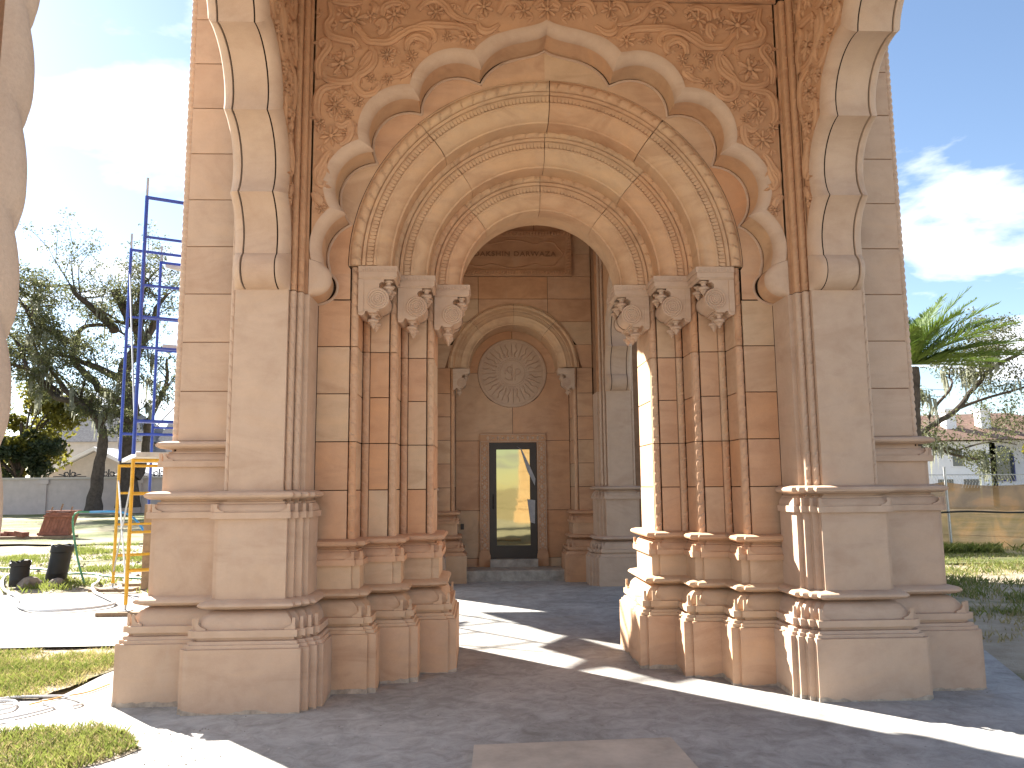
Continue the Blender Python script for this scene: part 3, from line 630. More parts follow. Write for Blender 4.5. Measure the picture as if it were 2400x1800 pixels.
def stroke(pts, wd=.011):
    m = Mb(); P = smoothp(pts, 5) if len(pts) > 2 else pts; rows = []
    for i, p in enumerate(P):
        q0, q1 = P[max(0, i-1)], P[min(len(P)-1, i+1)]; dx, dz = q1[0]-q0[0], q1[1]-q0[1]; l = math.hypot(dx, dz) or 1; nx, nz = -dz/l*wd, dx/l*wd
        rows.append([(p[0]-nx, 14.19, 3.645+p[1]-nz), (p[0]-nx*.4, 14.178, 3.645+p[1]-nz*.4), (p[0]+nx*.4, 14.178, 3.645+p[1]+nz*.4), (p[0]+nx, 14.19, 3.645+p[1]+nz)])
    m.grid(rows); return m
for pts in ([(-.005, .165), (-.005, -.15)], [(.0, .10), (-.05, .115), (-.10, .08), (-.085, .03), (-.02, -.02), (.01, -.07), (-.03, -.125), (-.10, -.12), (-.13, -.08)], [(.05, -.14), (.05, .06)], [(.05, .06), (.10, .075), (.145, .04), (.13, -.01), (.08, -.03), (.05, -.02)], [(-.12, -.03), (-.14, .02), (-.10, .06)]):
    obj('monogram_stroke', stroke(pts), 'pale', med)
# door with its carved surround
m = Mb()
for s_ in (-1, 1):
    m.box(min(s_*.43, s_*.60), max(s_*.43, s_*.60), 14.165, 14.26, .46, 2.375)
m.box(-.60, .60, 14.166, 14.26, 2.376, 2.535); door_s = obj('door_surround', m, 'carved', gate)
m = Mb()
def lozenge(cx, cz, a, b_):
    m.add([(cx-a, 14.165, cz), (cx, 14.165, cz-b_), (cx+a, 14.165, cz), (cx, 14.165, cz+b_), (cx, 14.152, cz)], [(0, 1, 4), (1, 2, 4), (2, 3, 4), (3, 0, 4)])
for s_ in (-1, 1):
    for k in range(11):
        z = .56+.17*k; lozenge(s_*.515, z, .036, .05)
        for q in (-1, 1):
            for e in (-1, 1): lozenge(s_*.515+q*.04, z+e*.055+.0, .018, .024)
        lozenge(s_*.515, z+.085, .016, .02)
    for xx in (.445, .585): m.box(s_*xx-.006, s_*xx+.006, 14.156, 14.166, .47, 2.40)
for k in range(6):
    x = -.45+.18*k; lozenge(x, 2.455, .03, .05); lozenge(x+.09, 2.455, .035, .025)
    for e in (-1, 1): lozenge(x+.045, 2.455+e*.03, .016, .016)
m.box(-.59, .59, 14.156, 14.1655, 2.516, 2.528); m.box(-.59, .59, 14.156, 14.1655, 2.385, 2.397)
tag(obj('lozenge_carving', m, 'pale', door_s, False, 0), kind='stuff')
for s_ in (-1, 1):
    m = Mb(); m.grid([[(s_*x0, y, z) for x0, y in ((.415+e, 14.26), (.415+e, 14.15+e), (.615-e, 14.15+e), (.615-e, 14.26))] for e, z in ((0, .185), (0, .38), (.006, .40), (.012, .43), (.018, .46), (.05, .461))]); obj('surround_base', m, 'carved', door_s)
m = Mb()
for a in ((-.425, -.30, .32, 2.378), (.30, .425, .32, 2.378), (-.30, .30, 2.25, 2.378), (-.30, .30, .32, .55)): m.box(a[0], a[1], 14.185, 14.224, a[2], a[3])
door = obj('door', m, 'dark', gate, False, 0)
m = Mb(); m.box(-.302, .302, 14.203, 14.210, .545, 2.255); obj('glass_pane', m, 'glass', door, False, 0)
m = Mb(); m.tube([(-.36, 14.185, 1.20), (-.36, 14.15, 1.22), (-.36, 14.15, 1.42), (-.36, 14.185, 1.44)], .012); obj('door_handle', m, 'dark', door)
m = Mb(); m.add([(.06, 14.182, 2.31), (.14, 14.178, 2.25), (.20, 14.175, 2.05), (.26, 14.168, 1.86), (.385, 14.172, 1.60), (.40, 14.18, 1.72), (.28, 14.182, 2.0), (.16, 14.183, 2.25)], [(0, 1, 7), (1, 2, 6, 7), (2, 3, 5, 6), (3, 4, 5)]); obj('protective_film', m, 'film', door)
m = Mb(); m.add([(.25, 14.182, 1.36), (.39, 14.172, 1.34), (.38, 14.175, .93), (.30, 14.182, .95), (.31, 14.168, 1.15)], [(0, 1, 4), (1, 2, 4), (2, 3, 4), (3, 0, 4)]); obj('protective_film', m, 'film', door)
m = Mb(); m.box(-.42, .42, 14.05, 14.24, .183, .318); obj('door_sill', m, 'concrete_step', gate)
m = Mb(); m.box(-.4, .4, 14.19, 14.235, .32, .332); obj('threshold', m, 'film', door)
m = Mb(); n = 24
m.grid([[(-.872+1.744*i/n, y+.006*math.sin(i*2.1), z) for y, z in ((13.545, -.01), (13.54, .165+.004*math.sin(i*1.7)), (13.56, .18), (14.24, .182))] for i in range(n+1)]); obj('entrance_step', m, 'concrete_step', gate, False, 25)
m = Mb(); m.box(-.945, -.885, 14.19, 14.202, .835, .935); obj('socket_hole', m, 'dark', gate)
# name plaque
m = Mb(); m.box(-1.036, 1.036, 13.50, 13.56, 5.28, 6.095); plq = obj('name_plaque', m, 'carved', gate, False, 0)
m = Mb()
for (a, c, z0, z1) in ((-1.036, 1.036, 6.0, 6.095), (-1.036, 1.036, 5.28, 5.375), (-1.036, -.941, 5.3755, 5.9995), (.941, 1.036, 5.3755, 5.9995)): m.box(a, c, 13.472, 13.502, z0, z1)
for s_ in (-1, 1):
    for k in range(11): z = 5.40+.053*k; m.add([(s_*.95, 13.472, z), (s_*1.03, 13.472, z+.02), (s_*1.03, 13.472, z+.046), (s_*.95, 13.472, z+.026), (s_*.99, 13.456, z+.022)], [(0, 1, 4), (1, 2, 4), (2, 3, 4), (3, 0, 4)])
for zc in (5.327, 6.047):
    for k in range(38): x = -1.0+.053*k; m.add([(x, 13.472, zc-.04), (x+.026, 13.472, zc-.04), (x+.046, 13.472, zc+.04), (x+.02, 13.472, zc+.04), (x+.022, 13.456, zc)], [(0, 1, 4), (1, 2, 4), (2, 3, 4), (3, 0, 4)])
obj('plaque_border', m, 'carved', plq, False, 0)
m = Mb(); half = smoothp([(-.895, 5.68), (-.86, 5.74), (-.80, 5.80), (-.74, 5.88), (-.62, 5.905), (-.5, 5.90), (-.42, 5.86), (-.30, 5.88), (-.12, 5.925), (0, 5.935)], 4)
top = half+[(-x, z) for x, z in half[::-1][1:]]; lp = top+[(x, 2*5.68-z) for x, z in top[::-1][1:-1]]
cx0, cz0 = 0, 5.68
m.grid([[(x*s_, y, cz0+(z-cz0)*s2) for s_, s2, y in ((1.012, 1.05, 13.50), (1.0, 1.0, 13.486), (.985, .94, 13.50))] for x, z in lp], close_u=True); obj('cartouche', m, 'carved', plq)
cu = bpy.data.curves.new('inscription', 'FONT'); cu.body = 'DAKSHIN DARWAZA'; cu.size = .155; cu.align_x = 'CENTER'; cu.align_y = 'CENTER'; cu.extrude = .012; cu.space_character = 1.12; cu.offset = .0012
to = bpy.data.objects.new('inscription_tmp', cu); col.objects.link(to); dg = bpy.context.evaluated_depsgraph_get(); tm = bpy.data.meshes.new_from_object(to.evaluated_get(dg)); bpy.data.objects.remove(to)
xs_ = [v.co.x for v in tm.vertices]; kx = 1.45/(max(xs_)-min(xs_))
tm.transform(Matrix.Translation((.035, 13.492, 5.675)) @ Matrix.Rotation(pi/2, 4, 'X') @ Matrix.Diagonal((kx, .78, 1, 1)))
MAT['letter'] = stone('sandstone_letter', [(0.30, 0.17, 0.10), (0.31, 0.175, 0.10)], .2)
tm.materials.clear(); tm.materials.append(MAT['letter']); obj('inscription', tm, None, plq)
# ------------------------------------------------------------------ outer portal round the camera, ceilings
for mir in (False, True):
    lp = [(-2.535, 1.7), (-2.535, 2.20), (-2.11, 2.20), (-2.06, 2.12), (-2.0, 2.03), (-2.0, 1.7)]
    core('near_pier', lp[::-1], -.02, 6.6, 'pale', mir)
    if mir: continue                      # only the left pillar of the outer portal shows in the photograph
    core('portal_pillar', [(-1.08, .70), (-1.08, -.10), (-1.5, -.10), (-1.5, .70)][::-1], -.02, 4.6, 'pale', mir)
    m = Mb(); m.box(-1.10, -1.062, -.08, .69, .0, 3.49); pj = obj('portal_jamb', m, 'seam', gate, mir, 0)
    for k in range(-2, 6):
        z0 = max(0, ZS[0]+.405*k); m = Mb(); block(m, (-1.055, -.1), (-1.055, .70), z0, z0+.405); obj('stone_block', m, 'pale', pj, mir)
    obj('rope_moulding', vrope(-1.064, .735, .1, 3.49, .032, .105, (.8, .6, 0), True, 24, 13), 'pale', pj, mir)
m = Mb(); m.box(-2.1, 2.1, 1.72, 2.1, 5.77, 6.6); obj('frieze_wall', m, 'carved', gate)
m = Mb(); m.box(-3.1, 3.1, 1.3, 8.62, 6.6, 6.9); obj('porch_ceiling', m, 'pale', gate)
m = Mb(); m.box(-2.75, 2.75, 8.63, 18.45, 7.0, 7.3); obj('hall_ceiling', m, 'carved', gate)
for s_ in (-1, 1):
    m = Mb(); m.box(min(s_*1.5, s_*1.93), max(s_*1.5, s_*1.93), 8.6, 13.45, 6.601, 6.999); obj('frieze_wall', m, 'carved', gate)
m = Mb(); m.box(-2.0, 2.0, 8.0, 8.6, 6.601, 6.999); obj('frieze_wall', m, 'carved', gate)
m = Mb(); m.box(-2.68, 2.68, 18.2, 18.39, 0, 7.0); obj('rear_wall', m, 'block', gate)
# crumbling mortar skirt under the plinths
MAT['mortar'] = plain('pale_mortar', (0.42, 0.35, 0.28), 0.95, 0, 0.35, 14, 0.2, 0.6)
for mir in (False, True):
    for path, i0, i1, e in ((PA, 0, 23, .0), (PB, 0, 4, .05)):
        P = offs(path, .213+e); m = Mb(); rows = []
        for i in range(i0, i1):
            a, c = P[i], P[i+1]; n = max(1, int(math.hypot(c[0]-a[0], c[1]-a[1])/.03))
            for k in range(n):
                t = k/n; rows.append((a[0]+(c[0]-a[0])*t, a[1]+(c[1]-a[1])*t))
        h = 0.02; R = []
        for x, y in rows:
            h = min(.038, max(.004, h+random.uniform(-.012, .012))); R.append([(x, y, -.01), (x, y, h), (x+.01*0, y+.02, h+.001)])
        m.grid(R); obj('mortar_bed', m, 'mortar', gate, mir, 0)
# ------------------------------------------------------------------ ground, slab, path, grass
def ground_mat(name, a, b_, c, s0, s1, lo=.42, hi=.60):
    m, t, p = nmat(name); v = wcoord(t, rnd=False)
    base = ramp(t, noise(t, v, s0*6, 8, .7), [(.3, a), (.7, b_)])
    mask = ramp(t, noise(t, v, s0, 8, .65, .3), [(lo, (0, 0, 0)), (hi, (1, 1, 1))])
    g = ramp(t, noise(t, v, 9, 6, .7), [(.3, tuple(x*.6 for x in c)), (.7, tuple(x*1.25 for x in c))])
    L(t, mixrgb(t, 'MIX', mask, base, g), p.inputs['Base Color']); p.inputs['Roughness'].default_value = .95; p.inputs['Specular IOR Level'].default_value = .15
    bump(t, p, noise(t, v, s1, 8, .75), .8, .05); return m
MAT['ground'] = ground_mat('sandy_ground', (.30, .25, .18), (.44, .39, .31), (.13, .135, .05), .45, 7, .53, .66)
MAT['lawn'] = ground_mat('lawn', (.24, .21, .13), (.33, .29, .19), (.10, .125, .035), .30, 9, .42, .60)
m, t, p = nmat('concrete_slab'); MAT['slab'] = m; v = wcoord(t, rnd=False)
c = ramp(t, noise(t, v, 1.1, 8, .68, .6), [(.28, (.26, .26, .25)), (.5, (.36, .362, .358)), (.72, (.46, .458, .45))])
c = mixrgb(t, 'MULTIPLY', .9, c, ramp(t, noise(t, v, 5.5, 8, .75, .8), [(.32, (.66, .63, .60)), (.62, (1.12, 1.11, 1.10))]))
c = mixrgb(t, 'MULTIPLY', .6, c, ramp(t, noise(t, v, 120, 4, .7), [(.3, (.85, .85, .85)), (.7, (1.1, 1.1, 1.1))]))
c = mixrgb(t, 'MIX', ramp(t, noise(t, v, .8, 5, .6), [(.58, (0, 0, 0)), (.75, (.5, .5, .5))]), c, (.33, .265, .195))
c = mixrgb(t, 'MIX', ramp(t, noise(t, wcoord(t, (1, 1, 1), False), 16, 3, .5), [(.705, (0, 0, 0)), (.73, (.55, .55, .55))]), c, (.52, .49, .45))
c = mixrgb(t, 'MIX', ramp(t, noise(t, v, 23, 2, .5), [(.73, (0, 0, 0)), (.75, (.7, .7, .7))]), c, (.12, .10, .08))
L(t, c, p.inputs['Base Color']); p.inputs['Roughness'].default_value = .85; p.inputs['Specular IOR Level'].default_value = .3
bump(t, p, mixrgb(t, 'ADD', 1, noise(t, v, 3, 6, .6), noise(t, v, 60, 5, .7)), .35, .006)
N = 90; V = []; F = []
gx = np.concatenate([np.linspace(-400, -40, 12), np.linspace(-36, 36, N), np.linspace(40, 400, 12)]); gy = np.concatenate([np.linspace(-300, -24, 10), np.linspace(-20, 70, N), np.linspace(75, 600, 12)])
for y in gy:
    for x in gx:
        near = (x > -4.6 and x < 5.2 and y < 19) or (8 < y < 13.2 and x < 0)
        z = -.035+(0 if near else .035*math.sin(x*.7)*math.sin(y*.9+x*.3)+.02*math.sin(x*2.3+y*1.7)); V.append((x, y, min(z, .0)-.004))
nx = len(gx)
for j in range(len(gy)-1):
    for i in range(nx-1): F.append((j*nx+i, j*nx+i+1, (j+1)*nx+i+1, (j+1)*nx+i))
tag(link(bpy.data.objects.new('ground', fast_mesh('ground', V, F, 'ground')), None), kind='structure')
def sheet(name, loop, z, mat, th=.0):
    m = Mb(); m.poly([(x, y, z) for x, y in loop], loop)
    if th: n = len(loop); m.add([(x, y, z) for x, y in loop]+[(x, y, z-th) for x, y in loop], [(i, (i+1) % n, n+(i+1) % n, n+i) for i in range(n)])
    return tag(obj(name, m, mat, None, False, 0), kind='structure')
def jag(loop, amp, step):
    out = []; n = len(loop)
    for i in range(n):
        a, b_ = loop[i], loop[(i+1) % n]; k = max(1, int(math.hypot(b_[0]-a[0], b_[1]-a[1])/step))
        for q in range(k): out.append((a[0]+(b_[0]-a[0])*q/k+random.uniform(-amp, amp), a[1]+(b_[1]-a[1])*q/k+random.uniform(-amp, amp)))
    return out
sheet('floor', [(-3.88, -9), (3.6, -9), (3.6, 5.9), (3.79, 6.43), (4.25, 7.65), (4.6, 8.7), (2.9, 9.2), (2.9, 18.2), (-2.9, 18.2), (-2.9, 12.75), (-3.7, 12.75), (-3.88, 8.6)], 0, 'slab', .12)
sheet('path', jag([(-30, 13.2), (-30, 8.0), (-3.89, 8.62), (-3.89, 12.7)], .05, .4), -.006, 'slab')
sheet('path', jag([(-14, 6.35), (-14, 5.35), (-3.87, 5.15), (-3.87, 6.55)], .06, .25), -.008, 'slab')
sheet('lawn', jag([(-60, 54), (-60, 24.5), (-30, 25.5), (-14, 24.0), (-4, 23.5), (-4, 54)], .5, 1.5), .012, 'lawn')
sheet('lawn', jag([(7, 40), (6.5, 15.2), (40, 14.5), (40, 40)], .3, 1.0), .010, 'lawn')
m = Mb(); lp = [(-.66, 4.2), (.62, 4.2), (.585, 5.08), (-.64, 5.02)]; m.prism(lp, lambda a, b_: (a, b_, 0), lambda a, b_: (a, b_, .04))
MAT['slabstone'] = plain('dusty_slab', (.46, .40, .335), .9, 0, .22, 3, .2, .3)
tag(obj('stone_slab', m, 'slabstone', None, False, 0), 'flat rectangular stone slab lying on the concrete floor before the arch', 'slab')
def leaf_mat(name, a, b_, tl=.35, s0=.9):
    m, t, p = nmat(name); v = wcoord(t, rnd=False)
    c = ramp(t, noise(t, v, s0, 4, .6), [(.3, a), (.7, b_)]); c = mixrgb(t, 'MULTIPLY', .6, c, ramp(t, noise(t, v, 14, 2, .5), [(.3, (.6, .6, .6)), (.7, (1.25, 1.25, 1.25))]))
    L(t, c, p.inputs['Base Color']); p.inputs['Roughness'].default_value = .55; p.inputs['Specular IOR Level'].default_value = .4
    tr = t.nodes.new('ShaderNodeBsdfTranslucent'); L(t, c, tr.inputs[0]); mx = t.nodes.new('ShaderNodeMixShader'); mx.inputs[0].default_value = tl
    L(t, p.outputs[0], mx.inputs[1]); L(t, tr.outputs[0], mx.inputs[2]); L(t, mx.outputs[0], t.nodes['Material Output'].inputs['Surface']); return m
MAT['grass'] = leaf_mat('grass_blade', (.11, .15, .03), (.22, .24, .06), .5, 2.2); MAT['drygrass'] = leaf_mat('dry_grass_blade', (.26, .22, .10), (.42, .36, .17), .45, 4)
def inside(px, py, lp):
    c = np.zeros(len(px), bool); n = len(lp)
    for i in range(n):
        (x0, y0), (x1, y1) = lp[i], lp[(i+1) % n]
        if y0 == y1: continue
        k = ((y0 > py) != (y1 > py)) & (px < (x1-x0)*(py-y0)/(y1-y0)+x0); c ^= k
    return c
def patchy(x, y): return .5+.25*np.sin(x*2.1+1.3*np.sin(y*1.7))+.25*np.sin(y*2.7+1.1*np.sin(x*2.3+.5))+.2*np.sin(x*7.3+y*5.1)*np.sin(y*8.7-x*3)
def blades(name, lp, n, h, wd, mat, thr=.35, z=-.02):
    lp = np.array(lp); lo, hi = lp.min(0), lp.max(0); x = rng.uniform(lo[0], hi[0], n*3); y = rng.uniform(lo[1], hi[1], n*3)
    k = inside(x, y, [tuple(q) for q in lp]) & (patchy(x, y)+rng.uniform(-.25, .25, len(x)) > thr); x, y = x[k][:n], y[k][:n]; n = len(x)
    a = rng.uniform(0, 2*pi, n); hh = h*rng.uniform(.4, 1.25, n); ln = hh*rng.uniform(.1, 1.1, n); la = rng.uniform(0, 2*pi, n)
    V = np.zeros((n, 4, 3)); dx, dy = np.cos(a)*wd/2, np.sin(a)*wd/2
    V[:, 0] = np.c_[x-dx, y-dy, np.full(n, z)]; V[:, 1] = np.c_[x+dx, y+dy, np.full(n, z)]
    V[:, 2] = np.c_[x+dx*.7+np.cos(la)*ln*.45, y+dy*.7+np.sin(la)*ln*.45, z+hh*.62]; V[:, 3] = np.c_[x+np.cos(la)*ln, y+np.sin(la)*ln, z+hh]
    F = np.array([[0, 1, 2], [0, 2, 3]]); F = (F[None]+np.arange(n)[:, None, None]*4).reshape(-1, 3)
    return link(bpy.data.objects.new(name, fast_mesh(name, V.reshape(-1, 3), F, mat)), None)
G1 = [(-7.5, 8.05), (-3.92, 8.4), (-3.9, 6.9), (-4.05, 6.5), (-4.6, 6.38), (-7.5, 6.2)]
G2 = [(-5.5, 5.5), (-3.9, 5.62), (-3.2, 5.72), (-2.95, 5.55), (-2.72, 5.22), (-2.85, 4.98), (-3.3, 4.3), (-5.5, 3.4)]
for lp, n, lab in ((G1, 24000, 'sunlit green grass patch between the concrete path and the left buttress'), (G2, 14000, 'ragged grass tongue creeping over the sunlit concrete in the corner')):
    s_ = sheet('soil', jag(lp, .05, .12), .004 if lp is G2 else .006, MAT['ground'])
    tag(blades('grass', lp, n, .05, .007, 'grass', .40, .004), lab, 'grass', kind='stuff')
    tag(blades('dry_grass', lp, n, .04, .006, 'drygrass', .25, .004), 'straw coloured dry blades mixed through the '+('grass patch by the path' if lp is G1 else 'grass tongue on the concrete'), 'grass', kind='stuff')
tag(blades('grass', [(-12, 24), (-12, 12.9), (-4.2, 12.9), (-4.2, 24)], 22000, .10, .018, 'grass', .72, -.03), 'scattered grass tufts on the sandy building plot', 'grass', kind='stuff')
tag(blades('grass', [(5, 18.1), (4.9, 9.5), (16, 9.5), (16, 18.1)], 30000, .085, .016, 'grass', .45, -.02), 'thin grass between the gateway and the brown mesh fence', 'grass', kind='stuff')
tag(blades('dry_grass', [(5, 18.1), (4.5, 8), (16, 8), (16, 18.1)], 26000, .06, .016, 'drygrass', .3, -.02), 'dry straw ground cover before the brown mesh fence', 'grass', kind='stuff')
tag(blades('weeds', [(8, 18.15), (8, 17.5), (16, 17.2), (16, 18.1)], 5000, .22, .03, 'grass', .35, -.02), 'green weeds growing along the foot of the mesh fence', 'weeds', kind='stuff')
# small stones
MAT['rubble'] = plain('rubble', (.20, .17, .14), .95, 0, .4, 9, .2, .5)
m = Mb()
for k in range(420):
    x, y = random.uniform(-11, -4.3), random.uniform(12.9, 24); s_ = random.uniform(.015, .06)
    if k > 330: x, y, s_ = random.uniform(-3.7, 2.4), random.uniform(4.6, 6.4), random.uniform(.003, .008)
    if k > 330 and (x > -2.0 or y > 5.9): x = -3.4+random.random()*1.2; y = random.uniform(4.7, 5.6)
    z0 = -.03 if k <= 330 else 0
    m.add([(x+s_*math.cos(a)*random.uniform(.7, 1.2), y+s_*math.sin(a)*random.uniform(.7, 1.2), z0) for a in (0, 1.57, 3.14, 4.71)]+[(x+s_*.2, y, z0+s_*.9)], [(0, 1, 4), (1, 2, 4), (2, 3, 4), (3, 0, 4)])
tag(obj('gravel', m, 'rubble', None, False, 0), 'scattered small stones on the sandy plot and concrete', 'stones', kind='stuff')
# ------------------------------------------------------------------ scaffold towers
MAT['blue'] = plain('blue_paint', (.018, .055, .34), .4, 0, .25, 10, .5, .05); MAT['yellow'] = plain('yellow_paint', (.62, .34, .02), .45, 0, .2, 10, .5, .05)
MAT['galv'] = plain('galvanised', (.42, .43, .44), .45, .6, .2, 12); MAT['wood'] = plain('weathered_wood', (.28, .20, .13), .9, 0, .3, 6, .2, .3); MAT['deck'] = plain('aluminium_deck', (.50, .49, .46), .6, .2, .2, 5)
def frame(parent, A, B, z0, z1, rungs, mat, posts=(1, 1), short=False):
    m = Mb(); r = .024
    A = Vector((*A, 0)); B = Vector((*B, 0))
    if posts[0]: m.tube([A+Vector((0, 0, z0)), A+Vector((0, 0, z1))], r, 8)
    if posts[1]: m.tube([B+Vector((0, 0, z0)), B+Vector((0, 0, z1))], r, 8)
    for i, z in enumerate(rungs):
        rr = r if i in (0, len(rungs)-1) else .019
        m.tube([A+Vector((0, 0, z)), B+Vector((0, 0, z))], rr, 6)
    return obj('scaffold_frame', m, mat, parent)
def tower(name, label, P, lower, loc):
    th = thing(name, label, 'scaffold', loc, 'scaffold towers beside the gateway')
    (n0, n1, f0, f1) = P
    for (A, B) in ((n0, n1), (f0, f1)):
        if lower:
            frame(th, A, B, .12, 2.0, (.55, 1.04, 1.54, 1.98), 'yellow')
            frame(th, A, B, 2.06, 5.62, (2.5, 3.5, 3.92, 4.36, 5.04, 5.6) if A == n0 else (2.5, 3.95, 4.45, 5.6), 'blue')
        else: frame(th, A, B, .1, 5.6, (.5, 1.0, 2.65, 4.0, 5.58), 'blue')
        m = Mb()
        for Q in (A, B): m.tube([(Q[0], Q[1], 5.55), (Q[0], Q[1], 5.85)], .017, 6)
        obj('coupling_pin', m, 'galv', th) if False else None
        for Q in (A, B):
            m = Mb(); m.tube([(Q[0], Q[1], 5.6), (Q[0], Q[1], 5.88)], .017, 6); obj('coupling_pin', m, 'galv', th)
            m = Mb(); m.box(Q[0]-.07, Q[0]+.07, Q[1]-.07, Q[1]+.07, .042, .052); m.tube([(Q[0], Q[1], .05), (Q[0], Q[1], .16)], .016, 6); obj('base_plate', m, 'galv', th)
            m = Mb(); m.box(Q[0]-.32, Q[0]+.36, Q[1]-.13, Q[1]+.12, -.004, .041); obj('sole_board', m, 'wood', th)
    for (A, B) in ((n0, f0), (n1, f1)):
        for z0, z1 in ((.3, 1.75), (1.75, .3), (2.4, 5.2)) if lower else ((2.6, 5.2),):
            m = Mb(); m.tube([(A[0], A[1], z0), (B[0], B[1], z1)], .013, 5); obj('cross_brace', m, 'galv', th)
    def deck(z, a, b_, dp=1.0):
        m = Mb(); q = [Vector((*n0, z)).lerp(Vector((*n1, z)), t) for t in (a, b_)]; q += [p_.lerp(Vector((*f0, z)).lerp(Vector((*f1, z)), t), dp) for p_, t in ((q[1], b_), (q[0], a))]
        m.add([tuple(v) for v in q]+[(v.x, v.y, v.z+.06) for v in q], [(3, 2, 1, 0), (4, 5, 6, 7), (0, 1, 5, 4), (1, 2, 6, 5), (2, 3, 7, 6), (3, 0, 4, 7)]); obj('deck_plank', m, 'deck', th)
    for z, a, b_ in (((2.03, .02, .34), (2.03, .35, .66)) if lower else ((5.5, .05, .5), (4.06, .06, .36))): deck(z, a, b_, 1.0 if lower else .28)
    return th
def shadow_deck(th, q, z):
    m = Mb(); n = len(q); m.prism(q, lambda a, b_: (a, b_, z), lambda a, b_: (a, b_, z+.06)); obj('deck_plank', m, 'deck', th, False, 0)
T1 = tower('scaffold_tower', 'scaffold tower with yellow lower frames and blue upper frames on wooden boards', ((-5.18, 10.62), (-3.85, 11.31), (-6.45, 13.06), (-5.12, 13.75)), True, (-5.18, 10.62, 0))
shadow_deck(T1, [(-3.78, 11.58), (-3.42, 11.8), (-4.36, 13.66), (-4.72, 13.05)], 4.1); shadow_deck(T1, [(-5.3, 15.3), (-4.5, 13.75), (-3.55, 12.75), (-2.9, 13.2), (-3.3, 15.2)], 4.1)  # unseen decks added, outlines shaped to break up the sun on the passage floor
tower('scaffold_tower', 'all blue scaffold tower standing behind the yellow footed one', ((-6.23, 13.75), (-4.9, 14.44), (-5.0, 15.9), (-3.7, 16.6)), False, (-6.23, 13.75, 0))
m = Mb(); m.box(-6.16, -6.02, 13.42, 13.5, -.02, 1.35); tag(obj('timber_post', m, 'wood', None), 'upright weathered timber plank tied to the blue scaffold leg', 'plank')
# ------------------------------------------------------------------ hoses, cords, black pipes, tiles
MAT['hose_g'] = plain('green_hose', (.05, .20, .10), .5, 0, .3, 4, .5, 0); MAT['hose_w'] = plain('white_hose', (.62, .63, .64), .5, 0, .15, 4, .5, 0); MAT['hose_b'] = plain('blue_hose', (.03, .24, .50), .5, 0, .2, 4, .5, 0)
MAT['cordy'] = plain('yellow_cord', (.55, .34, .10), .7, 0, .2, 4, .3, 0); MAT['blackp'] = plain('black_plastic', (.012, .012, .012), .6, 0, .3, 10, .4, .2); MAT['clay'] = plain('red_clay', (.25, .105, .07), .9, 0, .3, 6, .2, .3)
HOSES = [('white hose curling over the path to the scaffold foot', [(-9.63, 16.25), (-9.35, 15.16), (-8.3, 13.32), (-7.55, 12.36), (-6.86, 11.24), (-6.3, 10.86), (-5.81, 11.07), (-5.7, 11.47), (-6.07, 12.04), (-6.59, 12.76), (-7.0, 13.56), (-7.21, 14.21), (-7.64, 15.08)], 'hose_w', .022),
         ('green hose lying across the sand behind the black pipes', [(-6.2, 14.3), (-7.3, 14.9), (-8.01, 15.5), (-8.53, 15.57), (-9.48, 16.51), (-11.5, 17.0)], 'hose_g', .02),
         ('pale hose running along the edge of the grass patch', [(-4.33, 6.4), (-4.21, 6.48), (-4.02, 6.49), (-3.81, 6.47), (-3.59, 6.28), (-3.61, 6.18)], 'hose_w', .009),
         ('small loop of pale hose on the concrete strip', [(-4.28, 6.37), (-4.19, 6.39), (-4.1, 6.33), (-4.05, 6.19), (-4.13, 6.1), (-4.3, 6.05)], 'hose_w', .009),
         ('pale hose with a hooked end on the concrete strip', [(-4.2, 5.75), (-4.0, 5.84), (-3.85, 5.98), (-3.75, 6.15), (-3.77, 6.21), (-3.89, 6.3)], 'hose_w', .009)]
for lab, pts, mt, r in HOSES:
    m = Mb(); m.tube([(x, y, r+.006) for x, y in smoothp(pts, 6)], r, 7); tag(obj('garden_hose', m, mt, None), lab, 'hose')
m = Mb(); m.tube([(x, y, .012) for x, y in smoothp([(-3.97, 6.27), (-3.84, 6.47), (-3.71, 6.6), (-3.65, 6.86)], 6)], .006, 6); tag(obj('cord', m, 'cordy', None), 'thin yellow cord lying by the left buttress', 'cord')
m = Mb(); m.tube(smoothp([(-7.3, 13.9, .02), (-7.45, 13.9, .5), (-7.55, 13.9, 1.15), (-7.3, 13.95, 1.22)], 6), .018, 6); tag(obj('garden_hose', m, 'hose_g', None), 'green hose standing upright beside the yellow scaffold leg', 'hose')
m = Mb(); m.tube(smoothp([(-7.3, 13.95, 1.22), (-6.7, 13.9, 1.2), (-6.35, 13.8, .95), (-6.2, 13.7, .6)], 6), .02, 6); tag(obj('garden_hose', m, 'hose_b', None), 'blue hose arching to the timber plank at the scaffold', 'hose')
def pipe(x, y, h, r, lean, lab):
    m = Mb(); n = 18; P = []
    for i, (rr, z) in enumerate(((r, 0), (r, h*.25), (r*1.03, h*.27), (r, h*.3), (r, h*.8), (r*1.1, h*.82), (r*1.1, h), (r*.95, h), (r*.93, h*.4))):
        P.append([(x+rr*math.cos(2*pi*j/n)+lean*z, y+rr*math.sin(2*pi*j/n), z-.02+(random.uniform(-.03, .03) if i in (6, 7) else 0)) for j in range(n)])
    m.grid(P, close_v=True); tag(obj('pipe_offcut', m, 'blackp', None), lab, 'pipe')
pipe(-8.47, 14.05, .42, .15, 0.02, 'short black plastic pipe stub with a ragged rim in the sand'); pipe(-8.05, 14.4, .66, .17, .16, 'taller leaning black plastic pipe with a flared rim')
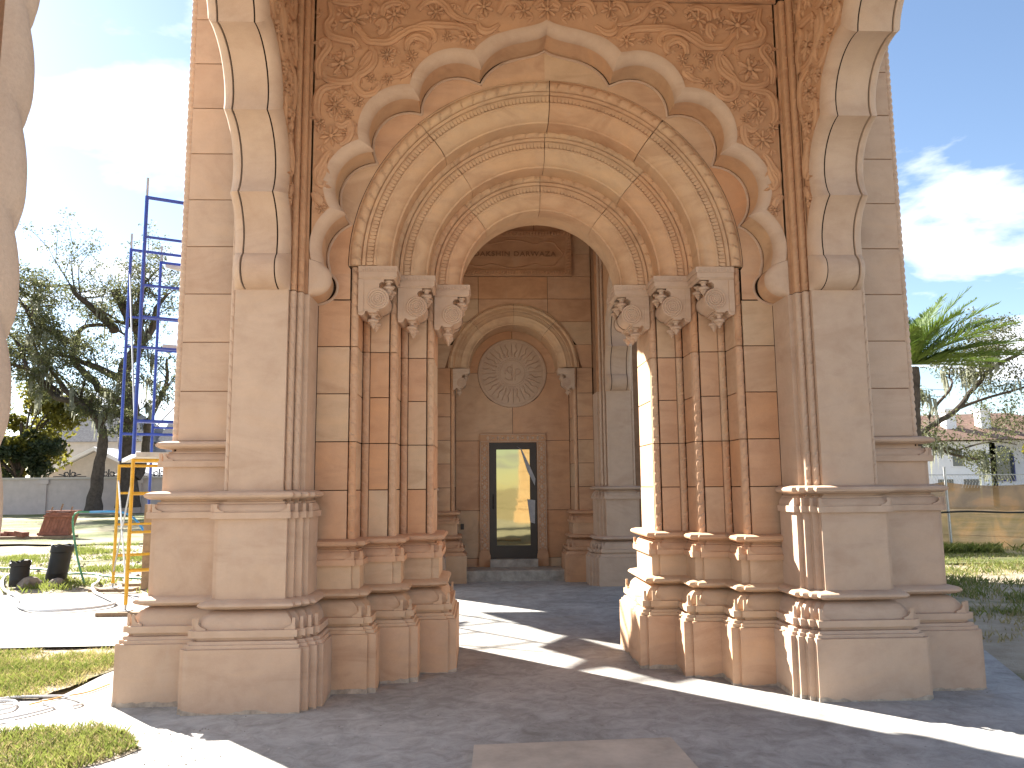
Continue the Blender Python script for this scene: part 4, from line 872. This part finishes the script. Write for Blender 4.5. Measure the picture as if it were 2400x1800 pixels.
for (x, y, s_, lab) in ((-8.25, 14.0, .17, 'dark lump of rubble between the two black pipes'), (-7.85, 14.1, .13, 'small dark clod at the foot of the leaning black pipe')):
    m = Mb(); n = 10; m.grid([[(x+s_*rr*math.cos(2*pi*j/n)*random.uniform(.8, 1.25), y+s_*rr*math.sin(2*pi*j/n)*random.uniform(.8, 1.2), -.03+s_*z) for j in range(n)] for rr, z in ((1.2, 0), (1.0, .5), (.6, .9), (.05, 1.05))], close_v=True); tag(obj('rubble', m, 'rubble', None, False, 0), lab, 'rubble')
st = thing('tile_pallet', 'leaning pallet of red clay tiles standing on the sandy plot', 'tiles', (-14.7, 27.2, 0))
def lean(p): return (p[0]+.24*p[2], p[1]+.1*p[2], p[2])
for i in range(9):
    m = Mb(); x = -15.25+.105*i; h = .82
    m.box(x, x+.10, 27.0, 27.3, .06+random.uniform(0, .03), h+.05+random.uniform(-.02, .02)); m.v = [lean(p) for p in m.v]; obj('clay_tile', m, 'clay', st)
m = Mb(); m.box(-15.28, -14.27, 26.96, 27.0, .12, .2); m.box(-15.28, -14.27, 26.96, 27.0, .70, .77); m.box(-15.28, -14.27, 27.02, 27.34, .88, .92); m.v = [lean(p) for p in m.v]; obj('frame_board', m, 'clay', st)
for x in (-15.2, -14.9, -14.55):
    m = Mb(); m.tube([lean((x, 27.2, .9)), lean((x, 27.2, 1.04+.1*(x == -14.9)))], .025, 6); obj('prong', m, 'wood', st)
m = Mb(); m.box(-17.4, -14.2, 26.7, 27.6, -.03, .1); obj('pallet_base', m, 'wood', st)
for i in range(7):
    x = -17.2+.26*i; m = Mb(); a = random.uniform(-.5, .5); c0, s0 = math.cos(a), math.sin(a); y = 27.1+random.uniform(-.3, .3)
    m.box(-.2, .2, -.12, .12, 0, .10+.07*random.random()); m.v = [(x+p[0]*c0-p[1]*s0, y+p[0]*s0+p[1]*c0, .1+p[2]+.25*p[0]*a) for p in m.v]
    tag(obj('loose_tile', m, 'clay', None, False, 0), 'loose red clay tile piled beside the leaning tile pallet', 'tile', 'loose clay tiles')
# ------------------------------------------------------------------ garden wall and houses
MAT['stucco'] = plain('mauve_stucco', (.50, .43, .40), .95, 0, .1, 2, .2, .2); MAT['stucco2'] = plain('grey_stucco', (.48, .44, .40), .95, 0, .1, 2, .2, .1); MAT['white'] = plain('white_paint', (.72, .73, .76), .8, 0, .05, 2, .3, .05)
MAT['shingle'] = plain('grey_shingle', (.20, .19, .19), .95, 0, .3, 5, .2, .4); MAT['redtile'] = plain('red_roof', (.18, .115, .09), .9, 0, .3, 3, .2, .4); MAT['pane'] = plain('window_pane', (.03, .04, .06), .1, 0, .2, 2, .6, 0); MAT['bluetrim'] = plain('blue_trim', (.05, .06, .22), .6, 0, .2, 2, .4, 0); MAT['iron'] = plain('wrought_iron', (.04, .04, .045), .6, 0, .2, 5, .4, 0)
gw = thing('garden_wall', 'long low mauve stucco garden wall with coping behind the lawn', 'wall', (-30, 55, 0))
m = Mb(); m.box(-62, -14, 55, 55.3, -.1, 2.32); obj('wall_panel', m, 'stucco', gw); m = Mb(); m.box(-62, -14, 54.9, 55.4, 2.322, 2.45); obj('coping', m, 'stucco2', gw)
for x in (-36.5, -30.2, -23.9, -17.6):
    m = Mb(); m.box(x-.24, x+.24, 54.88, 55.0, -.1, 2.0); m.box(x-.36, x+.36, 54.84, 55.0, 2.0, 2.3); obj('pilaster', m, 'stucco', gw)
for x in (-28.6, -26.0, -22.6, -20.1):
    m = Mb()
    for s_ in (-1, 1):
        m.tube([(x+s_*(.12+.55*t+.12*math.sin(9*t)), 55.15, 2.47+.34*abs(math.cos(3.2*t))*(1-.5*t)) for t in [i/16 for i in range(17)]], .035, 5)
        m.tube([(x+s_*(.25+.16*math.cos(a)), 55.15, 2.66+.14*math.sin(a)) for a in [i*.6 for i in range(11)]], .03, 5)
    m.tube([(x, 55.15, 2.44), (x, 55.15, 2.98)], .05, 5); m.tube([(x-1.1, 55.15, 2.5), (x+1.1, 55.15, 2.5)], .03, 5)
    obj('iron_cresting', m, 'iron', gw)
h1 = thing('gabled_house', 'grey stucco house with a low white edged gable behind the garden wall', 'house', (-31, 64, 0))
m = Mb(); m.prism([(-35.2, 0), (-27, 0), (-27, 2.6), (-31.2, 4.62), (-35.2, 2.6)], lambda a, b_: (a, 64, b_), lambda a, b_: (a, 72, b_)); obj('wall', m, 'stucco2', h1, False, 0)
m = Mb(); m.prism([(-35.6, 2.45), (-31.2, 4.68), (-26.6, 2.45), (-26.6, 2.75), (-31.2, 4.98), (-35.6, 2.75)], lambda a, b_: (a, 63.6, b_), lambda a, b_: (a, 72.2, b_)); obj('roof', m, 'white', h1, False, 0)
h2 = thing('tall_house', 'taller grey house with a dark shingle roof half hidden by the oaks', 'house', (-36, 78, 0))
m = Mb(); m.box(-44, -33.2, 78, 88, 0, 6.2); m.box(-33.2, -24, 79, 88, 0, 5.2); obj('wall', m, 'stucco2', h2)
m = Mb(); m.add([(-44.6, 77.5, 6.2), (-32.8, 77.5, 6.2), (-32.8, 88.5, 6.2), (-44.6, 88.5, 6.2), (-40, 83, 10.2), (-37, 83, 10.2)], [(0, 1, 5, 4), (1, 2, 5), (2, 3, 4, 5), (3, 0, 4)]); m.add([(-33, 78.6, 5.2), (-23.6, 78.6, 5.2), (-23.6, 88.4, 5.2), (-33, 88.4, 5.2), (-33, 83, 8.4), (-27, 83, 8.4)], [(0, 1, 5, 4), (1, 2, 5), (2, 3, 4, 5)]); obj('roof', m, 'shingle', h2, False, 0)
for x in (-31.5, -28.5, -25.8):
    m = Mb(); m.box(x-.5, x+.5, 78.95, 78.99, 3.3, 4.6); wn = obj('window', m, 'white', h2); m = Mb(); m.box(x-.42, x+.42, 78.93, 78.949, 3.38, 4.52); obj('pane', m, 'pane', wn)
h3 = thing('white_house', 'white house with red tiled roof, chimneys and blue trimmed arched windows', 'house', (32, 50, 0))
m = Mb(); m.box(25, 33, 50, 60, -.2, 4.2); m.box(33, 42, 51, 60, -.2, 4.6); obj('wall', m, 'white', h3)
m = Mb(); m.add([(24.4, 49.4, 4.2), (42.6, 49.4, 4.4), (42.6, 60.6, 4.4), (24.4, 60.6, 4.2), (29.5, 55, 6.3), (37.5, 55, 6.5)], [(0, 1, 5, 4), (1, 2, 5), (2, 3, 4, 5), (3, 0, 4), (0, 3, 2, 1)]); rf = obj('roof', m, 'redtile', h3, False, 0)
for x in (31.2, 33.6):
    m = Mb(); m.box(x-.35, x+.35, 51.6, 52.3, 4.6, 6.3); m.box(x-.45, x+.45, 51.5, 52.4, 6.3, 6.5); obj('chimney', m, 'white', rf)
for x, z0, z1, wd, mt in ((30.4, 2.6, 3.6, .32, 'pane'), (29.5, 1.0, 1.75, .5, 'pane'), (31.2, 1.0, 1.75, .5, 'pane'), (27.6, 2.2, 3.4, .4, 'pane')):
    m = Mb(); m.box(x-wd-.07, x+wd+.07, 49.95, 49.999, z0-.07, z1+.07); wn = obj('window', m, 'white', h3); m = Mb(); m.box(x-wd, x+wd, 49.93, 49.949, z0, z1); obj('pane', m, mt, wn)
for x in (34.0, 36.6, 39.2):
    lp = [(x-.85, 1.6), (x+.85, 1.6)]+[(x+.85*math.cos(a), 3.1+.85*math.sin(a)) for a in [pi*i/12 for i in range(13)]]
    m = Mb(); m.prism(lp, lambda a, b_: (a, 50.9, b_), lambda a, b_: (a, 50.98, b_)); wn = obj('arched_window', m, 'bluetrim', h3); m = Mb(); m.prism([(x+(a-x)*.88, 1.7+(b_-1.6)*.93) for a, b_ in lp], lambda a, b_: (a, 50.86, b_), lambda a, b_: (a, 50.899, b_)); obj('pane', m, 'pane', wn)
for x in (32.8, 35.3, 37.9):
    m = Mb(); m.box(x-.2, x+.2, 50.0, 50.35, -.2, 4.1); obj('column', m, 'white', h3)
# ------------------------------------------------------------------ mesh fence
m, t, p = nmat('brown_mesh_fabric'); MAT['meshfab'] = m; v = wcoord(t, rnd=False)
c = ramp(t, noise(t, v, 1.2, 5, .6, .8), [(.35, (.075, .052, .03)), (.55, (.11, .076, .042)), (.75, (.22, .12, .05))]); L(t, c, p.inputs['Base Color']); p.inputs['Roughness'].default_value = .85
tr = t.nodes.new('ShaderNodeBsdfTranslucent'); L(t, c, tr.inputs[0]); mx = t.nodes.new('ShaderNodeMixShader'); mx.inputs[0].default_value = .3
o_ = t.nodes['Material Output']; L(t, p.outputs[0], mx.inputs[1]); L(t, tr.outputs[0], mx.inputs[2])
tp = t.nodes.new('ShaderNodeBsdfTransparent'); mx2 = t.nodes.new('ShaderNodeMixShader'); mx2.inputs[0].default_value = .12; L(t, mx.outputs[0], mx2.inputs[1]); L(t, tp.outputs[0], mx2.inputs[2]); L(t, mx2.outputs[0], o_.inputs['Surface'])
fe = thing('mesh_fence', 'construction fence of brown mesh fabric on galvanised posts across the grass', 'fence', (11, 18.3, 0))
m = Mb(); rows = []
for i in range(141):
    x = 5.5+.08*i; sag = .10*abs(math.sin((x-10.4)*pi/2.6))**.8
    rows.append([(x+.03*math.sin(z*4+x), 18.3-.03*math.sin(x*4.1)*math.sin(z*3)-.05*math.sin(x*1.3+z*2.2)*(1 if .1 < z < 1.4 else .3), z if z < 1.2 else z-sag*(z-1.2)/.4) for z in [-.02+1.62*k/16 for k in range(17)]])
m.grid(rows); obj('mesh_fabric', m, 'meshfab', fe, False, 60)
for x in (5.6, 8.0, 10.4, 13.0, 15.6):
    m = Mb(); m.tube([(x, 18.22, -.1), (x-.03, 18.22, 1.95)], .03, 8); obj('post', m, 'galv', fe)
m = Mb(); m.tube([(5.5+.3*i, 18.2, .885+.02*math.sin(i*.8)) for i in range(38)], .022, 6); obj('black_cable', m, 'blackp', fe)
m = Mb(); m.tube([(5.5, 18.33, 1.78), (16.7, 18.33, 1.74)], .012, 5)
for i in range(150):
    x = 5.5+.074*i; m.tube([(x, 18.33, 1.45), (x+.07, 18.33, 1.6), (x, 18.33, 1.75)], .0035, 3, False)
obj('chain_link', m, 'galv', fe)
# ------------------------------------------------------------------ trees
MAT['oakleaf'] = leaf_mat('oak_leaf', (.06, .075, .03), (.15, .155, .07), .5); MAT['yellowleaf'] = leaf_mat('yellow_green_leaf', (.10, .11, .02), (.22, .20, .03), .5); MAT['darkleaf'] = leaf_mat('dark_leaf', (.02, .035, .015), (.05, .07, .025))
MAT['palmleaf'] = leaf_mat('palm_leaf', (.05, .10, .015), (.14, .20, .03), .3); MAT['moss'] = leaf_mat('spanish_moss', (.20, .21, .16), (.32, .33, .26), .5); MAT['bark'] = plain('oak_bark', (.075, .06, .05), .95, 0, .4, 5, .2, .8)
def leafcloud(name, C, n_each, spread, size, mat, parent, squash=.7, ratio=.5):
    C = np.asarray(C, float); n = len(C)*n_each; idx = np.repeat(np.arange(len(C)), n_each)
    d = rng.normal(size=(n, 3)); d /= np.linalg.norm(d, axis=1)[:, None]; r = spread*rng.uniform(0, 1, n)**.5*rng.uniform(.6, 1.3, len(C))[idx]
    P = C[idx]+d*r[:, None]*np.array([1, 1, squash]); a = rng.normal(size=(n, 3)); a /= np.linalg.norm(a, axis=1)[:, None]
    b_ = np.cross(a, rng.normal(size=(n, 3))); b_ /= np.linalg.norm(b_, axis=1)[:, None]; s_ = size*rng.uniform(.6, 1.35, n)[:, None]
    V = np.stack([P-a*s_*.5, P+b_*s_*ratio*.5, P+a*s_*.5, P-b_*s_*ratio*.5], 1).reshape(-1, 3); F = np.arange(n*4).reshape(-1, 4)
    return link(bpy.data.objects.new(name, fast_mesh(name, V, F, mat)), parent)
def oak(label, limbs, Y, depth, r0, dens, leaf, loc, spread=1.5, leaf_size=.26, nsub=7, moss=40, subl=(1.2, 3.2)):
    th = thing('oak_tree', label, 'tree', loc, 'live oaks round the plot'); m = Mb(); C = []; mp = []
    for li, ln in enumerate(limbs):
        P = smoothp(ln, 5); n = len(P); yo = 0 if li == 0 else random.uniform(-depth, depth)*.5; pts = []
        for i, (x, z) in enumerate(P): pts.append(Vector((x+random.uniform(-.06, .06), Y+yo*i/n+(.4*math.sin(i*.7) if li else 0), z)))
        ra = r0 if li == 0 else r0*.55; re = ra*.5 if li == 0 else ra*.22
        m.tube(pts, [ra+(re-ra)*i/(n-1)+(ra*.35*max(0, 1-i/2.5) if li == 0 else 0) for i in range(n)], 8)
        for k in range(nsub if li else nsub//2):
            i = random.randint(int(n*.3 if li else n*.75), n-1); p0 = pts[i]; dr = Vector((random.uniform(-1, 1), random.uniform(-1, 1)*.9, random.uniform(-.25, 1))).normalized(); l = random.uniform(*subl)
            q = [p0+dr*(l*s_)+Vector((random.uniform(-.2, .2), random.uniform(-.2, .2), random.uniform(-.1, .3)))*s_ for s_ in (0, .33, .66, 1)]
            m.tube(q, [re*.8, re*.55, re*.35, re*.12], 5); C += [q[2], q[3]]
            for kk in range(3):
                dr2 = (dr+Vector((random.uniform(-1, 1), random.uniform(-1, 1), random.uniform(-.5, .8)))).normalized(); q2 = [q[1+kk % 3], q[1+kk % 3]+dr2*l*.35, q[1+kk % 3]+dr2*l*.65+Vector((0, 0, random.uniform(-.2, .2)))]
                m.tube(q2, [re*.35, re*.2, re*.07], 4); C += [q2[1], q2[2]]
            mp += [q[1], q[2]]
    obj('trunk', m, 'bark', th); leafcloud('crown', [tuple(c) for c in C], dens, spread*.62, leaf_size, leaf, th, .55)
    if moss:
        mm = Mb()
        for k in range(moss):
            p = random.choice(mp); l = random.uniform(.5, 2.4)
            for j in range(7):
                x, y = p.x+random.uniform(-.28, .28), p.y+random.uniform(-.28, .28); wd = random.uniform(.03, .09); ll = l*random.uniform(.4, 1); zt = p.z+random.uniform(-.2, .1)
                mm.add([(x-wd, y, zt), (x+wd, y+.05, zt), (x+wd*.8+random.uniform(-.1, .1), y, zt-ll*.6), (x+random.uniform(-.1, .1), y, zt-ll)], [(0, 1, 2), (0, 2, 3)])
        tag(obj('spanish_moss', mm, 'moss', th, False, 0), kind='stuff')
    return th
OAK1 = [[(-24.95, 0.21), (-24.7, 2.87), (-24.61, 5.04), (-24.99, 5.99)], [(-24.99, 5.99), (-26.34, 7.09), (-27.7, 7.51), (-28.72, 8.89), (-29.77, 10.56), (-30.83, 12.24)], [(-27.7, 7.51), (-28.28, 8.34), (-29.39, 8.9), (-30.46, 9.04)], [(-24.63, 5.31), (-25.79, 6.95), (-27.21, 8.34), (-28.11, 9.72), (-28.73, 11.12)], [(-24.99, 5.99), (-24.31, 6.67), (-23.06, 5.84)], [(-29.77, 10.56), (-29.06, 11.96), (-28.61, 13.36)], [(-28.72, 8.89), (-29.96, 9.45), (-31.31, 9.73)]]
OAK2 = [[(-23.64, 0.41), (-23.8, 3.47), (-24.06, 5.73), (-23.72, 7.15), (-24.4, 9.45), (-23.38, 11.48), (-24.32, 13.24), (-25.26, 15.01)], [(-23.7, 6.86), (-25.14, 7.73), (-26.45, 8.59), (-27.79, 10.04), (-28.3, 11.49), (-27.67, 12.65), (-26.28, 12.94), (-25.11, 12.21)], [(-24.07, 8.58), (-25.52, 9.45), (-26.95, 10.03), (-28.38, 10.62)], [(-28.3, 11.49), (-29.33, 12.36), (-30.11, 13.53)], [(-23.19, 2.35), (-22.5, 5.15), (-21.65, 7.71), (-21.05, 10.02)], [(-23.38, 11.48), (-22.34, 13.24), (-21.55, 14.72)], [(-24.32, 13.24), (-23.55, 14.71), (-23.32, 15.9)], [(-25.11, 12.21), (-26.61, 13.83), (-27.53, 15.01)]]
OAK3 = [[(18.96, 1.82), (20.14, 3.27), (21.73, 4.32), (23.1, 5.16), (24.3, 6.44), (25.26, 7.3), (26.64, 7.95)], [(21.73, 4.32), (22.28, 5.81), (22.7, 6.88), (23.12, 7.96)], [(23.1, 5.16), (25.13, 5.9), (26.94, 6.43)], [(24.3, 6.44), (24.62, 7.52), (24.93, 8.61)], [(20.34, 3.17), (22.08, 3.26), (23.36, 3.15), (24.92, 3.56), (26.87, 3.44)], [(22.08, 3.26), (23.11, 2.73), (23.95, 2.4)]]
oak('live oak with one bent leaning trunk before the garden wall, hung with grey moss', OAK1, 51, 4, .43, 46, 'oakleaf', (-24.95, 51, 0), 1.3, .17, 9, 34)
oak('larger live oak with a forked trunk standing behind the blue scaffold', OAK2, 53, 5, .6, 36, 'oakleaf', (-23.6, 53, 0), 1.3, .17, 9, 20)
oak('sparse windblown live oak spreading low branches before the white house', OAK3, 38, 4, .17, 30, 'oakleaf', (19, 38, 0), 1.0, .13, 10, 14, (.8, 2.2))
def bush(name, label, cen, rad, n, leaf, size, trunk=True, cat='tree', k=26):
    th = thing(name, label, cat, (cen[0], cen[1], 0)); C = []
    for i in range(k):
        d = Vector((random.gauss(0, 1), random.gauss(0, 1), random.gauss(0, 1))).normalized()*random.uniform(.5, 1); C.append((cen[0]+d.x*rad[0], cen[1]+d.y*rad[1], max(.6, cen[2]+d.z*rad[2])))
    if trunk:
        m = Mb(); m.tube([(cen[0], cen[1], -.1), (cen[0]+.2, cen[1], cen[2]*.4), (cen[0]-.1, cen[1], cen[2])], [.3, .22, .1], 8)
        for c in C[::3]: m.tube([(cen[0]+.1, cen[1], cen[2]*.6), ((cen[0]+c[0])/2, (cen[1]+c[1])/2, (cen[2]*.8+c[2])/2), c], [.11, .07, .02], 5)
        obj('trunk', m, 'bark', th)
    leafcloud('crown', C, n, min(rad)*.42, size, leaf, th, .8, .6); return th
bush('broadleaf_tree', 'yellow green broadleaf tree glowing in the sun behind the garden wall', (-33.6, 58, 6.4), (5.0, 3, 3.4), 330, 'yellowleaf', .36)
bush('dark_tree', 'dark shaded evergreen under the yellow green tree behind the wall', (-33.2, 57, 4.0), (2.8, 2, 1.7), 330, 'darkleaf', .28)
bush('broadleaf_tree', 'bright green leafy tree at the corner of the white house', (29.9, 40, 2.6), (1.6, 1.5, 1.7), 200, 'yellowleaf', .22)
# palm
pl = thing('palm_tree', 'windblown feather palm with green fronds beside the right buttress', 'tree', (13.15, 24, 0))
m = Mb(); pts = [(13.05+.05*math.sin(i*.5), 24, -.1+5.3*i/16) for i in range(17)]; m.tube(pts, [.17+.025*(i % 2) for i in range(17)], 10)
for i in range(60):
    a = i*2.4; z = .6+i*.075; m.add([(13.05+.17*math.cos(a-.25), 24+.17*math.sin(a-.25), z), (13.05+.17*math.cos(a+.25), 24+.17*math.sin(a+.25), z), (13.05+.27*math.cos(a), 24+.27*math.sin(a), z+.16)], [(0, 1, 2)])
obj('trunk', m, 'bark', pl)
def frond(az, el, ln, droop, wind):
    m = Mb(); n = 26; P = []
    d = Vector((math.cos(az)*math.cos(el), math.sin(az)*math.cos(el), math.sin(el)))
    for i in range(n+1):
        t = i/n; P.append(Vector((13.1, 24, 5.3))+d*ln*t+Vector((wind*t*t, 0, -droop*t*t)))
    m.tube(P, [.028*(1-.8*i/n) for i in range(n+1)], 4)
    for i in range(2, n+1):
        tg = (P[i]-P[i-1]).normalized(); sd = tg.cross(Vector((0, 0, 1))).normalized(); up = sd.cross(tg)
        for s_ in (-1, 1):
            for q in range(3):
                l = .62*math.sin(pi*(.12+.80*i/n))*random.uniform(.8, 1.1); dr = (sd*s_*.75+tg*.75+up*random.uniform(.05, .5)+Vector((.25, 0, 0))).normalized(); b0 = P[i-1].lerp(P[i], .33*q); wv = tg*.026
                m.add([b0-wv, b0+wv, b0+dr*l*.6+wv*.9, b0+dr*l, b0+dr*l*.6-wv*.9], [(0, 1, 2, 4), (4, 2, 3)])
    obj('frond', m, 'palmleaf', pl, False, 0)
for az, el, ln, dr, wi in ((0.1, .95, 3.3, .5, .5), (.3, .55, 3.2, .6, .5), (-.3, .35, 3.2, .5, .4), (.1, .12, 2.9, .25, .3), (-.2, .72, 3.0, .6, .6), (1.3, .9, 2.9, .4, .9), (2.2, .8, 2.8, .5, .9), (3.4, .9, 2.6, .5, 1.0), (4.5, .7, 2.8, .6, .9), (5.2, .5, 3.0, .6, .7), (.8, .4, 2.8, .5, .5), (1.8, .35, 2.6, .7, .8), (2.9, .4, 2.6, .7, .8), (-.8, 1.1, 2.9, .3, .6), (.5, 1.2, 2.8, .2, .7), (5.7, .15, 2.8, .4, .4), (.0, .42, 3.3, .7, .4), (-.5, .85, 3.1, .6, .5), (.15, .7, 3.2, .5, .5), (.5, .3, 3.0, .5, .4), (-.15, .22, 3.1, .4, .3), (1.0, 1.0, 3.0, .4, .7), (2.6, 1.0, 2.7, .4, 1.0), (3.9, .6, 2.6, .6, 1.0), (.25, .05, 2.8, .15, .3)):
    frond(az, el, ln, dr, wi)
# gate pillar behind the viewer, seen only as a reflection in the door glass
gp = thing('gate_pillar', 'sunlit sandstone pillar mirrored in the door glass', 'pillar', (1.9, -6.6, 0))
PG = [(1.15, -6.2), (2.6, -6.2), (2.6, -7.2), (1.15, -7.2), (1.15, -6.2)]
m = Mb(); m.box(1.2, 2.55, -7.15, -6.25, 0, 5.5); obj('shaft', m, 'seam', gp)
for k in range(11):
    m = Mb(); block(m, (2.6, -6.2), (1.15, -6.2), 1.0+.405*k, 1.405+.405*k); obj('stone_block', m, 'pale', gp)
    m = Mb(); block(m, (1.15, -6.2), (1.15, -7.2), 1.0+.405*k, 1.405+.405*k); obj('stone_block', m, 'pale', gp)
m = Mb()
for e, z0, z1 in ((.2, 0, .45), (.12, .45, .6), (.16, .6, .7), (.06, .7, .92), (.1, .92, 1.0)): m.box(1.15-e, 2.6+e, -7.2-e, -6.2+e, z0, z1-.002)
obj('plinth', m, 'pale', gp)
